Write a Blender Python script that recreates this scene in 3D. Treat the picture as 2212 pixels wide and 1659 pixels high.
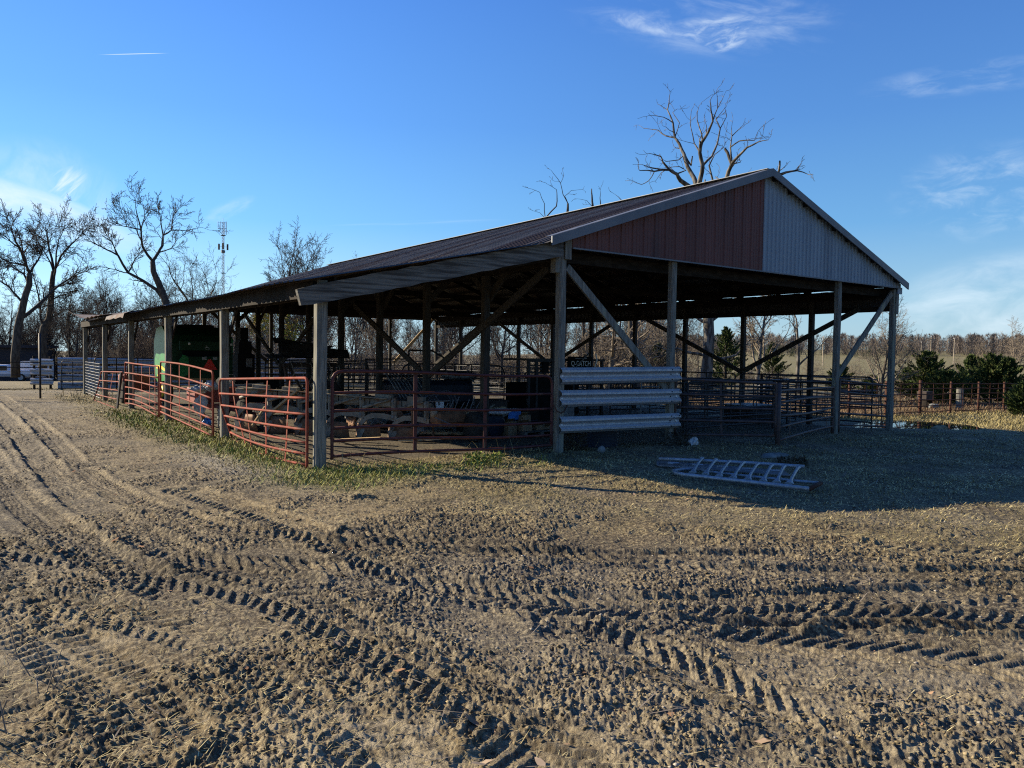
import bpy, math, random
import numpy as np
from math import sin, cos, pi, radians, sqrt, hypot
from mathutils import Vector, Matrix

SC = bpy.context.scene
COL = SC.collection
for o in list(bpy.data.objects):
    bpy.data.objects.remove(o)

# ------------------------------------------------------------------ camera
CAM = Vector((-9.0, -10.84, 1.80)); YAW, PIT, ROL = .6314, .0377, .0139
_F = Vector((sin(YAW)*cos(PIT), cos(YAW)*cos(PIT), -sin(PIT)))
_R = Vector((cos(YAW), -sin(YAW), 0))
_U = Vector((sin(YAW)*sin(PIT), cos(YAW)*sin(PIT), cos(PIT)))
_R2 = _R*cos(ROL) + _U*sin(ROL); _U2 = -_R*sin(ROL) + _U*cos(ROL)
cd = bpy.data.cameras.new('camera'); cam = bpy.data.objects.new('camera', cd); COL.objects.link(cam)
cd.sensor_width = 36; cd.sensor_fit = 'HORIZONTAL'; cd.lens = 36*1659.4/2212
cd.clip_start = .05; cd.clip_end = 6000
mm = Matrix((_R2, _U2, -_F)).transposed().to_4x4(); mm.translation = CAM
cam.matrix_world = mm
SC.camera = cam
SC.render.resolution_x, SC.render.resolution_y = 1024, 768

# ------------------------------------------------------------------ sun and sky
SUN_H = Vector((-.5786, .8156, 0)); SUN_EL = radians(22.0)
sl = bpy.data.lights.new('sun', 'SUN'); sl.energy = 5.0; sl.angle = radians(.53); sl.color = (1, .86, .64)
so = bpy.data.objects.new('sun', sl); COL.objects.link(so)
sdir = Vector((SUN_H.x*cos(SUN_EL), SUN_H.y*cos(SUN_EL), sin(SUN_EL)))
so.rotation_euler = sdir.to_track_quat('Z', 'Y').to_euler()
so.location = (0, 0, 30)

W = bpy.data.worlds.new('World'); SC.world = W; W.use_nodes = True
nt = W.node_tree; N = nt.nodes; L = nt.links
N.clear()
def nd(tree, t, **kw):
    n = tree.nodes.new(t)
    for k, v in kw.items():
        if k.startswith('i_'):
            n.inputs[k[2:].replace('_', ' ')].default_value = v
        else:
            setattr(n, k, v)
    return n
def mth(tree, op, a, b=None, c=None, clamp=False):
    n = tree.nodes.new('ShaderNodeMath'); n.operation = op; n.use_clamp = clamp
    for i, v in enumerate((a, b, c)):
        if v is None: continue
        if isinstance(v, (int, float)): n.inputs[i].default_value = v
        else: tree.links.new(v, n.inputs[i])
    return n.outputs[0]
def smap(tree, v, a, b, lo=0., hi=1.):
    n = tree.nodes.new('ShaderNodeMapRange'); n.interpolation_type = 'SMOOTHSTEP'
    tree.links.new(v, n.inputs[0])
    n.inputs[1].default_value = a; n.inputs[2].default_value = b
    n.inputs[3].default_value = lo; n.inputs[4].default_value = hi
    return n.outputs[0]
out = nd(nt, 'ShaderNodeOutputWorld'); bg = nd(nt, 'ShaderNodeBackground'); bg.inputs[1].default_value = .075
sky = nd(nt, 'ShaderNodeTexSky'); sky.sky_type = 'NISHITA'; sky.sun_disc = False
sky.sun_elevation = SUN_EL; sky.sun_rotation = math.atan2(SUN_H.x, SUN_H.y)
sky.air_density = 1.0; sky.dust_density = .35; sky.ozone_density = 2.2; sky.altitude = 300
tc = nd(nt, 'ShaderNodeTexCoord'); nrm = nd(nt, 'ShaderNodeVectorMath', operation='NORMALIZE'); L.new(tc.outputs['Generated'], nrm.inputs[0])
DIR = nrm.outputs[0]
def pdir(x, y):            # sky direction of a point in the photograph
    d = _F + _R2*((x-1106)/1659.4) + _U2*((829.5-y)/1659.4)
    return d.normalized()
def dotc(v):
    n = nd(nt, 'ShaderNodeVectorMath', operation='DOT_PRODUCT'); L.new(DIR, n.inputs[0]); n.inputs[1].default_value = v
    return n.outputs['Value']
def cloud_patch(p0, p1, width, scale, stretch, lo, hi, strength, seed):
    """a wisp of cirrus running from p0 to p1 across the sky"""
    a, b = pdir(*p0), pdir(*p1); c = (a+b).normalized()
    t = (b-a).normalized(); t = (t - c*t.dot(c)).normalized(); s = c.cross(t)
    half = (b-a).length/2
    X = mth(nt, 'DIVIDE', dotc(t), half); Y = mth(nt, 'DIVIDE', dotc(s), width)
    cb = nd(nt, 'ShaderNodeCombineXYZ'); L.new(X, cb.inputs[0]); L.new(Y, cb.inputs[1]); cb.inputs[2].default_value = seed
    nz = nd(nt, 'ShaderNodeTexNoise'); nz.inputs['Scale'].default_value = scale; nz.inputs['Detail'].default_value = 7
    nz.inputs['Roughness'].default_value = .6; nz.inputs['Distortion'].default_value = .45
    mp = nd(nt, 'ShaderNodeMapping'); mp.inputs['Scale'].default_value = (stretch[0], stretch[1], 1); L.new(cb.outputs[0], mp.inputs[0]); L.new(mp.outputs[0], nz.inputs['Vector'])
    r2 = mth(nt, 'ADD', mth(nt, 'POWER', mth(nt, 'ABSOLUTE', X), 2.), mth(nt, 'POWER', mth(nt, 'ABSOLUTE', Y), 2.))
    fall = smap(nt, r2, 1.0, .05); front = smap(nt, dotc(c), 0, .3)
    m = smap(nt, nz.outputs[0], lo, hi)
    return mth(nt, 'MULTIPLY', mth(nt, 'MULTIPLY', mth(nt, 'MULTIPLY', m, fall), front), strength)
ms = [cloud_patch((1180, -20), (1900, 60), .06, 1.3, (1.5, 1.8), .40, .85, .45, 2.3),
      cloud_patch((1290, 20), (1500, 80), .014, 1.2, (1.4, .6), .34, .85, .6, 9.1), cloud_patch((1400, 78), (1700, 45), .018, 1.4, (1.4, .9), .35, .8, .65, 3.6), cloud_patch((1510, 105), (1640, 60), .016, 1.4, (1., 1.2), .35, .8, .7, 6.6),
      cloud_patch((-200, 345), (360, 555), .026, 1.2, (1.0, .45), .18, .72, 1., 4.4),
      cloud_patch((70, 470), (190, 355), .022, 1.6, (.6, 1.8), .30, .75, .9, 7.7),
      cloud_patch((-160, 400), (300, 450), .07, 1.2, (1.6, .9), .30, .85, .55, 3.1),
      cloud_patch((1900, 430), (2420, 400), .06, 1.4, (2.0, 2.2), .40, .85, .42, 5.2),
      cloud_patch((1880, 690), (2500, 600), .06, 1.2, (1.5, 1.6), .25, .8, .6, 6.3),
      cloud_patch((1830, 200), (2420, 130), .02, 1.4, (2.0, 1.2), .40, .85, .25, 8.3),
      cloud_patch((690, 488), (1120, 474), .0035, 1., (1., 1.), .3, .9, .22, 1.3),
      cloud_patch((430, 480), (560, 425), .012, 1.2, (1., 1.), .3, .8, .3, 1.9),
      cloud_patch((205, 118.5), (374, 114.5), .0005, .8, (.5, .1), .0, .45, .75, 3.9)]
tot = ms[0]
for m in ms[1:]: tot = mth(nt, 'MAXIMUM', tot, m)
# clear-air gradient from the pale horizon up to deep blue, brighter towards the sun
sx = nd(nt, 'ShaderNodeSeparateXYZ'); L.new(DIR, sx.inputs[0])
ramp = nd(nt, 'ShaderNodeValToRGB'); L.new(sx.outputs[2], ramp.inputs[0]); e_ = ramp.color_ramp.elements
SKY = [(0., (3.5, 5.2, 6.1)), (.07, (2.75, 4.9, 6.6)), (.16, (1.25, 3.5, 6.6)), (.28, (.74, 2.4, 6.0)), (.45, (.42, 1.55, 5.0)), (1., (.18, .8, 3.5))]
e_[0].position = 0; e_[0].color = (*[c/10 for c in SKY[0][1]], 1); e_[1].position = 1; e_[1].color = (*[c/10 for c in SKY[-1][1]], 1)
for pos, c in SKY[1:-1]:
    e = e_.new(pos); e.color = (*[v/10 for v in c], 1)
sunness = mth(nt, 'POWER', smap(nt, dotc(sdir), -.4, 1.0), 2.2)
gain = mth(nt, 'MULTIPLY_ADD', sunness, 5.2, 6.7)
gl = nd(nt, 'ShaderNodeVectorMath', operation='SCALE'); L.new(ramp.outputs[0], gl.inputs[0]); L.new(gain, gl.inputs['Scale'])
hs = nd(nt, 'ShaderNodeMix', data_type='RGBA'); hs.inputs[0].default_value = .88; L.new(sky.outputs[0], hs.inputs[6]); L.new(gl.outputs[0], hs.inputs[7])
mixc = nd(nt, 'ShaderNodeMix', data_type='RGBA'); L.new(mth(nt, 'MULTIPLY', tot, .9, clamp=True), mixc.inputs[0])
L.new(hs.outputs[2], mixc.inputs[6]); mixc.inputs[7].default_value = (5.2, 5.9, 6.4, 1)
L.new(mixc.outputs[2], bg.inputs[0]); L.new(bg.outputs[0], out.inputs[0])

SC.view_settings.view_transform = 'Standard'; SC.view_settings.look = 'None'
SC.view_settings.exposure = 1.25; SC.view_settings.gamma = 1.0; SC.view_settings.use_curve_mapping = False
try:
    SC.cycles.use_denoising = False; SC.cycles.filter_width = 1.15
    SC.cycles.max_bounces = 6; SC.cycles.diffuse_bounces = 3; SC.cycles.glossy_bounces = 3
except Exception: pass

# ------------------------------------------------------------------ helpers
RNG = random.Random(11)
NPR = np.random.default_rng(5)
def smooth(x, a, b):
    t = np.clip((x-a)/(b-a), 0, 1); return t*t*(3-2*t)
def base_z(x, y):
    """the lie of the land without small relief"""
    x = np.asarray(x, float); y = np.asarray(y, float)
    rx, ry = x-CAM.x, y-CAM.y
    rr = np.sqrt(rx*rx + ry*ry) + 1e-6
    k = np.minimum(1, 45/rr)
    px, py = CAM.x + rx*k, CAM.y + ry*k
    z = -.011*px - .0035*py
    z = z - .20*smooth(x, 12.3, 19) * smooth(y, -16, -6)
    lat = (rx*cos(YAW) - ry*sin(YAW))/rr
    far = 5.7e-5*np.maximum(0, rr-70)**2
    far = np.where(rr > 420, 5.7e-5*350**2 + (rr-420)*.012, far)
    z = z + far*smooth(lat, -.1, .3) + np.where(rr > 46, -(np.minimum(rr, 110)-46)*.032, 0)*(1-smooth(lat, -.38, -.12))
    # puddle hollow beside the corner post
    z = z - .16*np.exp(-(((x-15.2)/2.9)**2 + ((y-1.65)/1.45)**2)**2)
    return z
def gz(x, y): return float(base_z(x, y))

class MB:
    def __init__(s): s.v = []; s.f = []
    def add(s, vs, fs):
        b = len(s.v); s.v.extend([tuple(v) for v in vs]); s.f.extend([tuple(i+b for i in f) for f in fs]); return s
    def box(s, a, b):
        (x0, y0, z0), (x1, y1, z1) = a, b
        return s.add([(x0,y0,z0),(x1,y0,z0),(x1,y1,z0),(x0,y1,z0),(x0,y0,z1),(x1,y0,z1),(x1,y1,z1),(x0,y1,z1)],
                     [(3,2,1,0),(4,5,6,7),(0,1,5,4),(1,2,6,5),(2,3,7,6),(3,0,4,7)])
    def bar(s, p, q, w, h, up=(0, 0, 1), seg=1, jit=0.):
        """a timber of section w (sideways) by h (along up) from p to q"""
        p, q = Vector(p), Vector(q); d = (q-p).normalized(); up = Vector(up)
        sd = d.cross(up)
        if sd.length < 1e-4: sd = d.cross(Vector((1, 0, 0)))
        sd.normalize(); u = sd.cross(d).normalized()
        vs = []; fs = []
        for i in range(seg+1):
            c = p.lerp(q, i/seg)
            if 0 < i < seg and jit: c = c + u*RNG.uniform(-jit, jit) + sd*RNG.uniform(-jit, jit)
            for (a, b) in ((-1,-1),(1,-1),(1,1),(-1,1)): vs.append(c + sd*(a*w/2) + u*(b*h/2))
        for i in range(seg):
            o = i*4
            for k in range(4): fs.append((o+k, o+(k+1)%4, o+4+(k+1)%4, o+4+k))
        fs.append((3,2,1,0)); o = seg*4; fs.append((o,o+1,o+2,o+3))
        return s.add(vs, fs)
    def tube(s, pts, r, n=8, cap=True):
        pts = [Vector(p) for p in pts]; m = len(pts)
        if not hasattr(r, '__len__'): r = [r]*m
        vs = []; fs = []; nrm = None
        for i in range(m):
            t = (pts[min(i+1, m-1)] - pts[max(i-1, 0)])
            if t.length < 1e-9: t = Vector((0, 0, 1))
            t.normalize()
            if nrm is None:
                nrm = t.cross(Vector((0, 0, 1)))
                if nrm.length < .1: nrm = t.cross(Vector((1, 0, 0)))
            nrm = nrm - t*nrm.dot(t)
            if nrm.length < 1e-6: nrm = t.cross(Vector((0, 1, 0)))
            nrm.normalize(); b = t.cross(nrm)
            c = pts[i]; rr = r[i]
            for k in range(n):
                a = 2*pi*k/n; ca = cos(a)*rr; sa = sin(a)*rr
                vs.append((c.x+nrm.x*ca+b.x*sa, c.y+nrm.y*ca+b.y*sa, c.z+nrm.z*ca+b.z*sa))
        for i in range(m-1):
            o = i*n
            for k in range(n):
                k2 = (k+1) % n; fs.append((o+k, o+k2, o+n+k2, o+n+k))
        if cap and n > 2: fs.append(tuple(range(n-1, -1, -1))); fs.append(tuple(range((m-1)*n, m*n)))
        return s.add(vs, fs)
    def prism(s, poly, o, ex, ey, ez, t):
        """outline poly (2-D) in the frame o, ex, ey, given thickness t along ez"""
        o, ex, ey, ez = map(Vector, (o, ex, ey, ez)); n = len(poly)
        a = [o + ex*x + ey*y for x, y in poly]; b = [p + ez*t for p in a]
        return s.add(a+b, [tuple(range(n-1, -1, -1)), tuple(range(n, 2*n))] + [(i, (i+1) % n, n+(i+1) % n, n+i) for i in range(n)])
    def lathe(s, o, prof, n=20, axis='z', ang=2*pi):
        vs = []; fs = []; o = Vector(o)
        for (r, h) in prof:
            for k in range(n):
                a = ang*k/n
                if axis == 'z': vs.append(o + Vector((r*cos(a), r*sin(a), h)))
                elif axis == 'x': vs.append(o + Vector((h, r*cos(a), r*sin(a))))
                else: vs.append(o + Vector((r*cos(a), h, r*sin(a))))
        for i in range(len(prof)-1):
            for k in range(n): fs.append((i*n+k, i*n+(k+1) % n, (i+1)*n+(k+1) % n, (i+1)*n+k))
        fs.append(tuple(range(n-1, -1, -1))); fs.append(tuple(range((len(prof)-1)*n, len(prof)*n)))
        return s.add(vs, fs)
    def blob(s, c, rad, seed=0, rough=.25, nu=12, nv=8):
        rg = random.Random(seed); vs = []; fs = []; ph = [rg.uniform(0, 6) for _ in range(6)]
        for j in range(nv+1):
            th = pi*j/nv
            for i in range(nu):
                a = 2*pi*i/nu
                k = 1 + rough*(sin(2*a+ph[0])*sin(th*2+ph[1])*.6 + sin(3*a+ph[2]+th*2)*.4 + sin(5*a+ph[3])*sin(3*th+ph[4])*.3)
                vs.append((c[0]+rad[0]*k*sin(th)*cos(a), c[1]+rad[1]*k*sin(th)*sin(a), c[2]+rad[2]*k*cos(th)))
        for j in range(nv):
            for i in range(nu): fs.append((j*nu+i, j*nu+(i+1) % nu, (j+1)*nu+(i+1) % nu, (j+1)*nu+i))
        return s.add(vs, fs)
    def build(s, name, mat, parent=None, smooth_=False, label=None, bevel=0):
        me = bpy.data.meshes.new(name)
        off = ORG.get(parent.name, (0, 0, 0)) if parent else (0, 0, 0)
        me.from_pydata([(v[0]-off[0], v[1]-off[1], v[2]-off[2]) for v in s.v], [], s.f)
        me.update()
        if smooth_: me.polygons.foreach_set('use_smooth', [True]*len(me.polygons))
        o = bpy.data.objects.new(name, me); COL.objects.link(o)
        if mat: me.materials.append(mat)
        if parent: o.parent = parent; ORG[o.name] = off
        if label: o['label'] = label
        if bevel:
            b = o.modifiers.new('bevel', 'BEVEL'); b.width = bevel; b.segments = 1; b.limit_method = 'ANGLE'
        return o
ORG = {}
def thing(name, loc, label, cat, group=None):
    o = bpy.data.objects.new(name, None); COL.objects.link(o); o.location = loc
    o.empty_display_size = .2
    ORG[o.name] = tuple(loc); tag(o, label, cat, group); return o
def tag(o, label=None, cat=None, group=None, kind=None):
    if label: o['label'] = label
    if cat: o['category'] = cat
    if group: o['group'] = group
    if kind: o['kind'] = kind
    return o
def solo(mb, name, mat, loc, label, cat, group=None, smooth_=False, bevel=0):
    """a thing that is one mesh; its origin at loc"""
    me = bpy.data.meshes.new(name)
    me.from_pydata([(v[0]-loc[0], v[1]-loc[1], v[2]-loc[2]) for v in mb.v], [], mb.f); me.update()
    if smooth_: me.polygons.foreach_set('use_smooth', [True]*len(me.polygons))
    o = bpy.data.objects.new(name, me); COL.objects.link(o); o.location = loc; me.materials.append(mat)
    if bevel:
        b = o.modifiers.new('bevel', 'BEVEL'); b.width = bevel; b.segments = 1; b.limit_method = 'ANGLE'
    return tag(o, label, cat, group)
def np_mesh(name, V, F, mat, smooth_=False, colors=None):
    V = np.asarray(V, np.float32); F = np.asarray(F, np.int32); k = F.shape[1]
    me = bpy.data.meshes.new(name); me.vertices.add(len(V)); me.vertices.foreach_set('co', V.ravel())
    me.loops.add(F.size); me.loops.foreach_set('vertex_index', F.ravel())
    me.polygons.add(len(F)); me.polygons.foreach_set('loop_start', np.arange(0, F.size, k, dtype=np.int32))
    me.polygons.foreach_set('loop_total', np.full(len(F), k, np.int32))
    if smooth_: me.polygons.foreach_set('use_smooth', np.ones(len(F), bool))
    if colors is not None:
        ca = me.color_attributes.new('Mask', 'FLOAT_COLOR', 'POINT'); ca.data.foreach_set('color', colors.astype(np.float32).ravel())
    me.update(calc_edges=True); me.materials.append(mat)
    o = bpy.data.objects.new(name, me); COL.objects.link(o); return o
def copy_tree(src, loc, rz=0, sc=1, label=None):
    r = src.copy(); COL.objects.link(r); r.location = loc; r.rotation_euler = (0, 0, rz); r.scale = (sc, sc, sc) if not hasattr(sc, '__len__') else sc
    if label: r['label'] = label
    for ch in src.children:
        c = ch.copy(); COL.objects.link(c); c.parent = r
        for g in ch.children:
            d = g.copy(); COL.objects.link(d); d.parent = c
    return r

# ------------------------------------------------------------------ materials
def mat(name, c1, c2=None, scale=4., rough=.8, metal=0., stretch=(1, 1, 1), lo=.35, hi=.65, bump=0., bscale=None,
        c3=None, s3=.6, lo3=.55, hi3=.7, detail=6, island=0., spec=None, coords='Object', st3=None):
    m = bpy.data.materials.new(name); m.use_nodes = True; t = m.node_tree; p = t.nodes['Principled BSDF']
    p.inputs['Roughness'].default_value = rough; p.inputs['Metallic'].default_value = metal
    p.inputs['Specular IOR Level'].default_value = spec if spec is not None else (.5 if rough < .5 else (.25 if rough < .75 else .1))
    co = t.nodes.new('ShaderNodeTexCoord')
    def noise(sc, st, det):
        mp = t.nodes.new('ShaderNodeMapping'); mp.inputs['Scale'].default_value = st; t.links.new(co.outputs[coords], mp.inputs[0])
        n = t.nodes.new('ShaderNodeTexNoise'); n.inputs['Scale'].default_value = sc; n.inputs['Detail'].default_value = det
        t.links.new(mp.outputs[0], n.inputs['Vector']); return n.outputs[0]
    def mix(fac, a, b):
        x = t.nodes.new('ShaderNodeMix'); x.data_type = 'RGBA'
        if isinstance(fac, float): x.inputs[0].default_value = fac
        else: t.links.new(fac, x.inputs[0])
        for i, v in ((6, a), (7, b)):
            if isinstance(v, tuple): x.inputs[i].default_value = (*v, 1)
            else: t.links.new(v, x.inputs[i])
        return x.outputs[2]
    col = c1
    n1 = noise(scale, stretch, detail)
    if c2: col = mix(smap(t, n1, lo, hi), c1, c2)
    if c3: col = mix(smap(t, noise(s3, st3 or stretch, 8), lo3, hi3), col, c3)
    if island:
        g = t.nodes.new('ShaderNodeNewGeometry'); h = t.nodes.new('ShaderNodeHueSaturation')
        t.links.new(mth(t, 'MULTIPLY_ADD', g.outputs['Random Per Island'], island, 1-island/2), h.inputs['Value'])
        if isinstance(col, tuple): h.inputs['Color'].default_value = (*col, 1)
        else: t.links.new(col, h.inputs['Color'])
        col = h.outputs[0]
    if isinstance(col, tuple): p.inputs['Base Color'].default_value = (*col, 1)
    else: t.links.new(col, p.inputs['Base Color'])
    if bump:
        b = t.nodes.new('ShaderNodeBump'); b.inputs['Strength'].default_value = bump; b.inputs['Distance'].default_value = .02
        t.links.new(noise(bscale or scale, stretch, detail), b.inputs['Height']); t.links.new(b.outputs[0], p.inputs['Normal'])
    return m
M = {}
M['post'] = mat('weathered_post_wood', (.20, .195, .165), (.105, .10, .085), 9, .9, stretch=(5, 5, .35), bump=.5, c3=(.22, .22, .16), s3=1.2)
M['post_shaded'] = mat('shaded_inner_timber', (.062, .056, .048), (.036, .033, .029), 9, .9, stretch=(5, 5, .35), bump=.4)  # post wood darkened, standing in for shade inside the barn
M['galvlight'] = mat('bright_galvanised_pipe', (.27, .29, .31), (.20, .215, .23), 16, .45, .4)
M['deadweed'] = mat('dark_dead_weed', (.060, .048, .032), (.035, .03, .02), 3, .9, island=.6)
M['beam'] = mat('grey_split_timber', (.145, .14, .125), (.05, .047, .042), 3.2, .92, stretch=(.45, 3, 7), lo=.36, hi=.66, bump=.5)
M['darkwood'] = mat('dark_stained_timber', (.030, .025, .021), (.016, .013, .011), 5, .9, stretch=(1, 1, 3), bump=.3)
M['fascia'] = mat('stained_shaded_fascia', (.020, .015, .012), (.008, .007, .006), 1.6, .85, stretch=(1, 1.4, .25), lo=.4, hi=.62, bump=.3)  # stains over a near-black base that stands in for eave shade
M['freshwood'] = mat('pale_sawn_board', (.48, .36, .21), (.36, .25, .14), 6, .85, stretch=(1, 6, 6), bump=.2)
M['roof'] = mat('rusted_roof_sheet', (.095, .093, .087), (.058, .057, .054), 1.2, .7, .1, stretch=(1, 1, 1), c3=(.046, .029, .021), s3=.9, lo3=.42, hi3=.60, st3=(.16, 1.1, .16))
M['galv'] = mat('galvanised_steel', (.38, .39, .40), (.29, .30, .31), 22, .5, .3, c3=(.30, .31, .32), s3=3)
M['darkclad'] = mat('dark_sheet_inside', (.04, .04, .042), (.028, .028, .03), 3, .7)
M['rustsheet'] = mat('bent_rusty_sheet', (.10, .06, .045), (.13, .12, .115), 1.5, .8)
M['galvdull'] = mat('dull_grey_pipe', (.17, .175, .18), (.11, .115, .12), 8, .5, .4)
M['trim'] = mat('grey_trim_steel', (.13, .14, .155), (.10, .11, .125), 2, .5, .2)
M['redclad'] = mat('red_brown_cladding', (.125, .050, .042), (.098, .040, .034), 1.2, .6, .0, stretch=(2, 2, .25), c3=(.065, .033, .031), s3=.7)
M['greyclad'] = mat('galvanised_cladding', (.20, .245, .285), (.165, .205, .245), 1.1, .5, .1, stretch=(2, 2, .25), c3=(.135, .165, .20), s3=.5, lo3=.5, hi3=.7)
M['gatered'] = mat('faded_red_gate_paint', (.225, .050, .030), (.15, .036, .023), 5, .75, 0, c3=(.15, .075, .05), s3=7, lo3=.54, hi3=.66)
M['gatedark'] = mat('dark_red_gate_paint', (.085, .022, .02), (.055, .017, .016), 6, .55, 0, c3=(.10, .045, .03), s3=8)
M['gatebrown'] = mat('brown_pipe_paint', (.075, .05, .045), (.045, .033, .032), 7, .55, 0, c3=(.11, .055, .035), s3=9)
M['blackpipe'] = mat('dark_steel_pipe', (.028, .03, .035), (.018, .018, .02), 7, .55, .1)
M['rust'] = mat('rusty_pipe', (.085, .040, .027), (.045, .024, .019), 12, .85, 0)
M['green'] = mat('green_machine_paint', (.018, .19, .045), (.014, .15, .036), 3, .4, 0, c3=(.02, .10, .035), s3=6)
M['darkgreen'] = mat('dark_green_panel', (.008, .045, .018), (.006, .035, .014), 3, .5)
M['black'] = mat('black_recess', (.010, .011, .012), (.006, .006, .006), 5, .8)
M['rubber'] = mat('tyre_rubber', (.025, .024, .022), (.045, .04, .034), 6, .9)
M['yellow'] = mat('yellow_paint', (.75, .52, .03), None, 3, .5)
M['smv'] = mat('orange_red_reflector', (.75, .035, .02), None, 3, .4)
M['white'] = mat('white_paint', (.72, .72, .70), (.6, .6, .58), 3, .5)
M['plastic'] = mat('white_bag_plastic', (.50, .50, .48), (.34, .34, .33), 14, .5, bump=.6)
M['blueplastic'] = mat('blue_printed_plastic', (.05, .19, .52), (.04, .15, .42), 5, .5)
M['planter'] = mat('worn_red_machine_paint', (.26, .055, .035), (.16, .04, .03), 5, .6, c3=(.12, .06, .04), s3=3)
M['plow'] = mat('dusty_grey_plow_paint', (.25, .22, .17), (.15, .13, .10), 6, .65, c3=(.20, .09, .05), s3=3, lo3=.58, hi3=.72)
M['plowrust'] = mat('brown_share_steel', (.13, .07, .04), (.20, .11, .06), 7, .7, .2)
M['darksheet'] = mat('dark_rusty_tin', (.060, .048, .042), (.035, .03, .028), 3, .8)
M['drum'] = mat('blue_drum_plastic', (.010, .020, .036), (.008, .016, .028), 4, .5)
M['cardboard'] = mat('tan_cardboard', (.26, .185, .11), (.2, .14, .085), 5, .9)
M['stone'] = mat('grey_limestone', (.20, .205, .185), (.12, .125, .115), 6, .9, bump=.5)
M['logbark'] = mat('pale_log_bark', (.44, .42, .38), (.2, .17, .13), 12, .9, bump=.5)
M['bark'] = mat('grey_oak_bark', (.085, .074, .060), (.038, .034, .030), 9, .95, stretch=(1, 1, .35), bump=.6)
M['twig'] = mat('grey_brown_twigs', (.062, .052, .044), (.042, .036, .032), 2, .95)
M['twigpale'] = mat('pale_brush_twigs', (.22, .185, .14), (.14, .115, .09), 2, .95)
M['twigred'] = mat('reddish_brown_twigs', (.085, .064, .050), (.056, .043, .036), 2, .95)
M['deadbark'] = mat('bleached_dead_wood', (.150, .138, .118), (.045, .041, .035), 5, .92, stretch=(1, 1, .3), lo=.4, hi=.6, bump=.9)
M['oakleaf'] = mat('dry_oak_leaves', (.15, .088, .055), (.085, .052, .035), 3, .8, island=.7)
M['yellowleaf'] = mat('yellow_autumn_leaves', (.42, .33, .03), (.30, .24, .03), 3, .7, island=.6)
M['cedar'] = mat('cedar_foliage', (.055, .073, .022), (.032, .050, .016), 2.2, .85, island=.7, c3=(.075, .070, .028), s3=1.5)
M['drygrass'] = mat('dry_pasture_grass', (.35, .29, .135), (.20, .17, .075), .8, .9, island=.7)
M['straw'] = mat('trampled_straw', (.50, .42, .21), (.21, .17, .085), .8, .9, island=.9)
M['greengrass'] = mat('short_green_grass', (.12, .165, .030), (.26, .25, .075), .9, .85, island=.6)
M['leaflitter'] = mat('fallen_oak_leaves', (.24, .13, .065), (.34, .25, .16), 1.5, .9, island=.9)
M['weed'] = mat('brown_dead_weeds', (.20, .135, .080), (.12, .083, .052), 1, .95, island=.8)
M['clod'] = mat('dried_mud_clods', (.26, .205, .115), (.065, .050, .031), 4, .95, island=.5, bump=.6, bscale=40)
M['pebble'] = mat('pale_gravel', (.26, .235, .19), (.15, .13, .10), 3, .9, island=.8)
M['darkweed'] = mat('dark_green_weeds', (.04, .065, .02), (.028, .045, .016), 3, .9, island=.5)
M['trailerpaint'] = mat('white_trailer_skin', (.72, .71, .72), (.62, .61, .62), 1, .5)
M['glass'] = mat('dark_window_glass', (.02, .025, .03), None, 3, .1)
M['shed'] = mat('dark_shed_boards', (.05, .045, .048), (.035, .032, .035), 2, .9, stretch=(1, 1, 8))
M['polewood'] = mat('grey_pole_wood', (.34, .29, .22), (.26, .22, .17), 3, .9)
M['tower'] = mat('galvanised_tower', (.30, .31, .33), None, 3, .5, .2)
M['wire'] = mat('galvanised_wire', (.36, .36, .35), None, 3, .5, .5)
M['hose'] = mat('grey_rubber_hose', (.06, .065, .075), None, 3, .6)
M['signwhite'] = mat('white_lettering', (.62, .62, .6), None, 3, .6)
M['farwood'] = mat('distant_bare_wood', (.165, .138, .115), (.125, .104, .088), .05, .95, island=.5, coords='Object')  # colour lightened to stand in for distance haze
M['fargreen'] = mat('distant_cedars', (.05, .06, .028), None, .05, .95, island=.5)
mw = bpy.data.materials.new('puddle_water'); mw.use_nodes = True; pw = mw.node_tree.nodes['Principled BSDF']
pw.inputs['Base Color'].default_value = (.03, .027, .02, 1); pw.inputs['Roughness'].default_value = .02; pw.inputs['IOR'].default_value = 1.33
pw.inputs['Specular IOR Level'].default_value = .9
M['water'] = mw
# ------------------------------------------------------------------ ground
def vnoise(x, y, seed):
    xi = np.floor(x).astype(np.int64); yi = np.floor(y).astype(np.int64); fx = x-xi; fy = y-yi
    fx = fx*fx*(3-2*fx); fy = fy*fy*(3-2*fy)
    def h(a, b):
        n = (a*374761393 + b*668265263 + seed*144665) & 0xffffffff
        n = ((n ^ (n >> 13))*1274126177) & 0xffffffff
        return ((n ^ (n >> 16)) & 0xffff)/65535.0
    return (h(xi, yi)*(1-fx)+h(xi+1, yi)*fx)*(1-fy) + (h(xi, yi+1)*(1-fx)+h(xi+1, yi+1)*fx)*fy
def fbm(x, y, sc, seed, oc=3):
    a = np.zeros_like(x); amp = .5; tot = 0
    for i in range(oc):
        a += amp*vnoise(x*sc + 17.3*i, y*sc - 9.1*i, seed+i); tot += amp; amp *= .5; sc *= 2.1
    return a/tot
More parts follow.
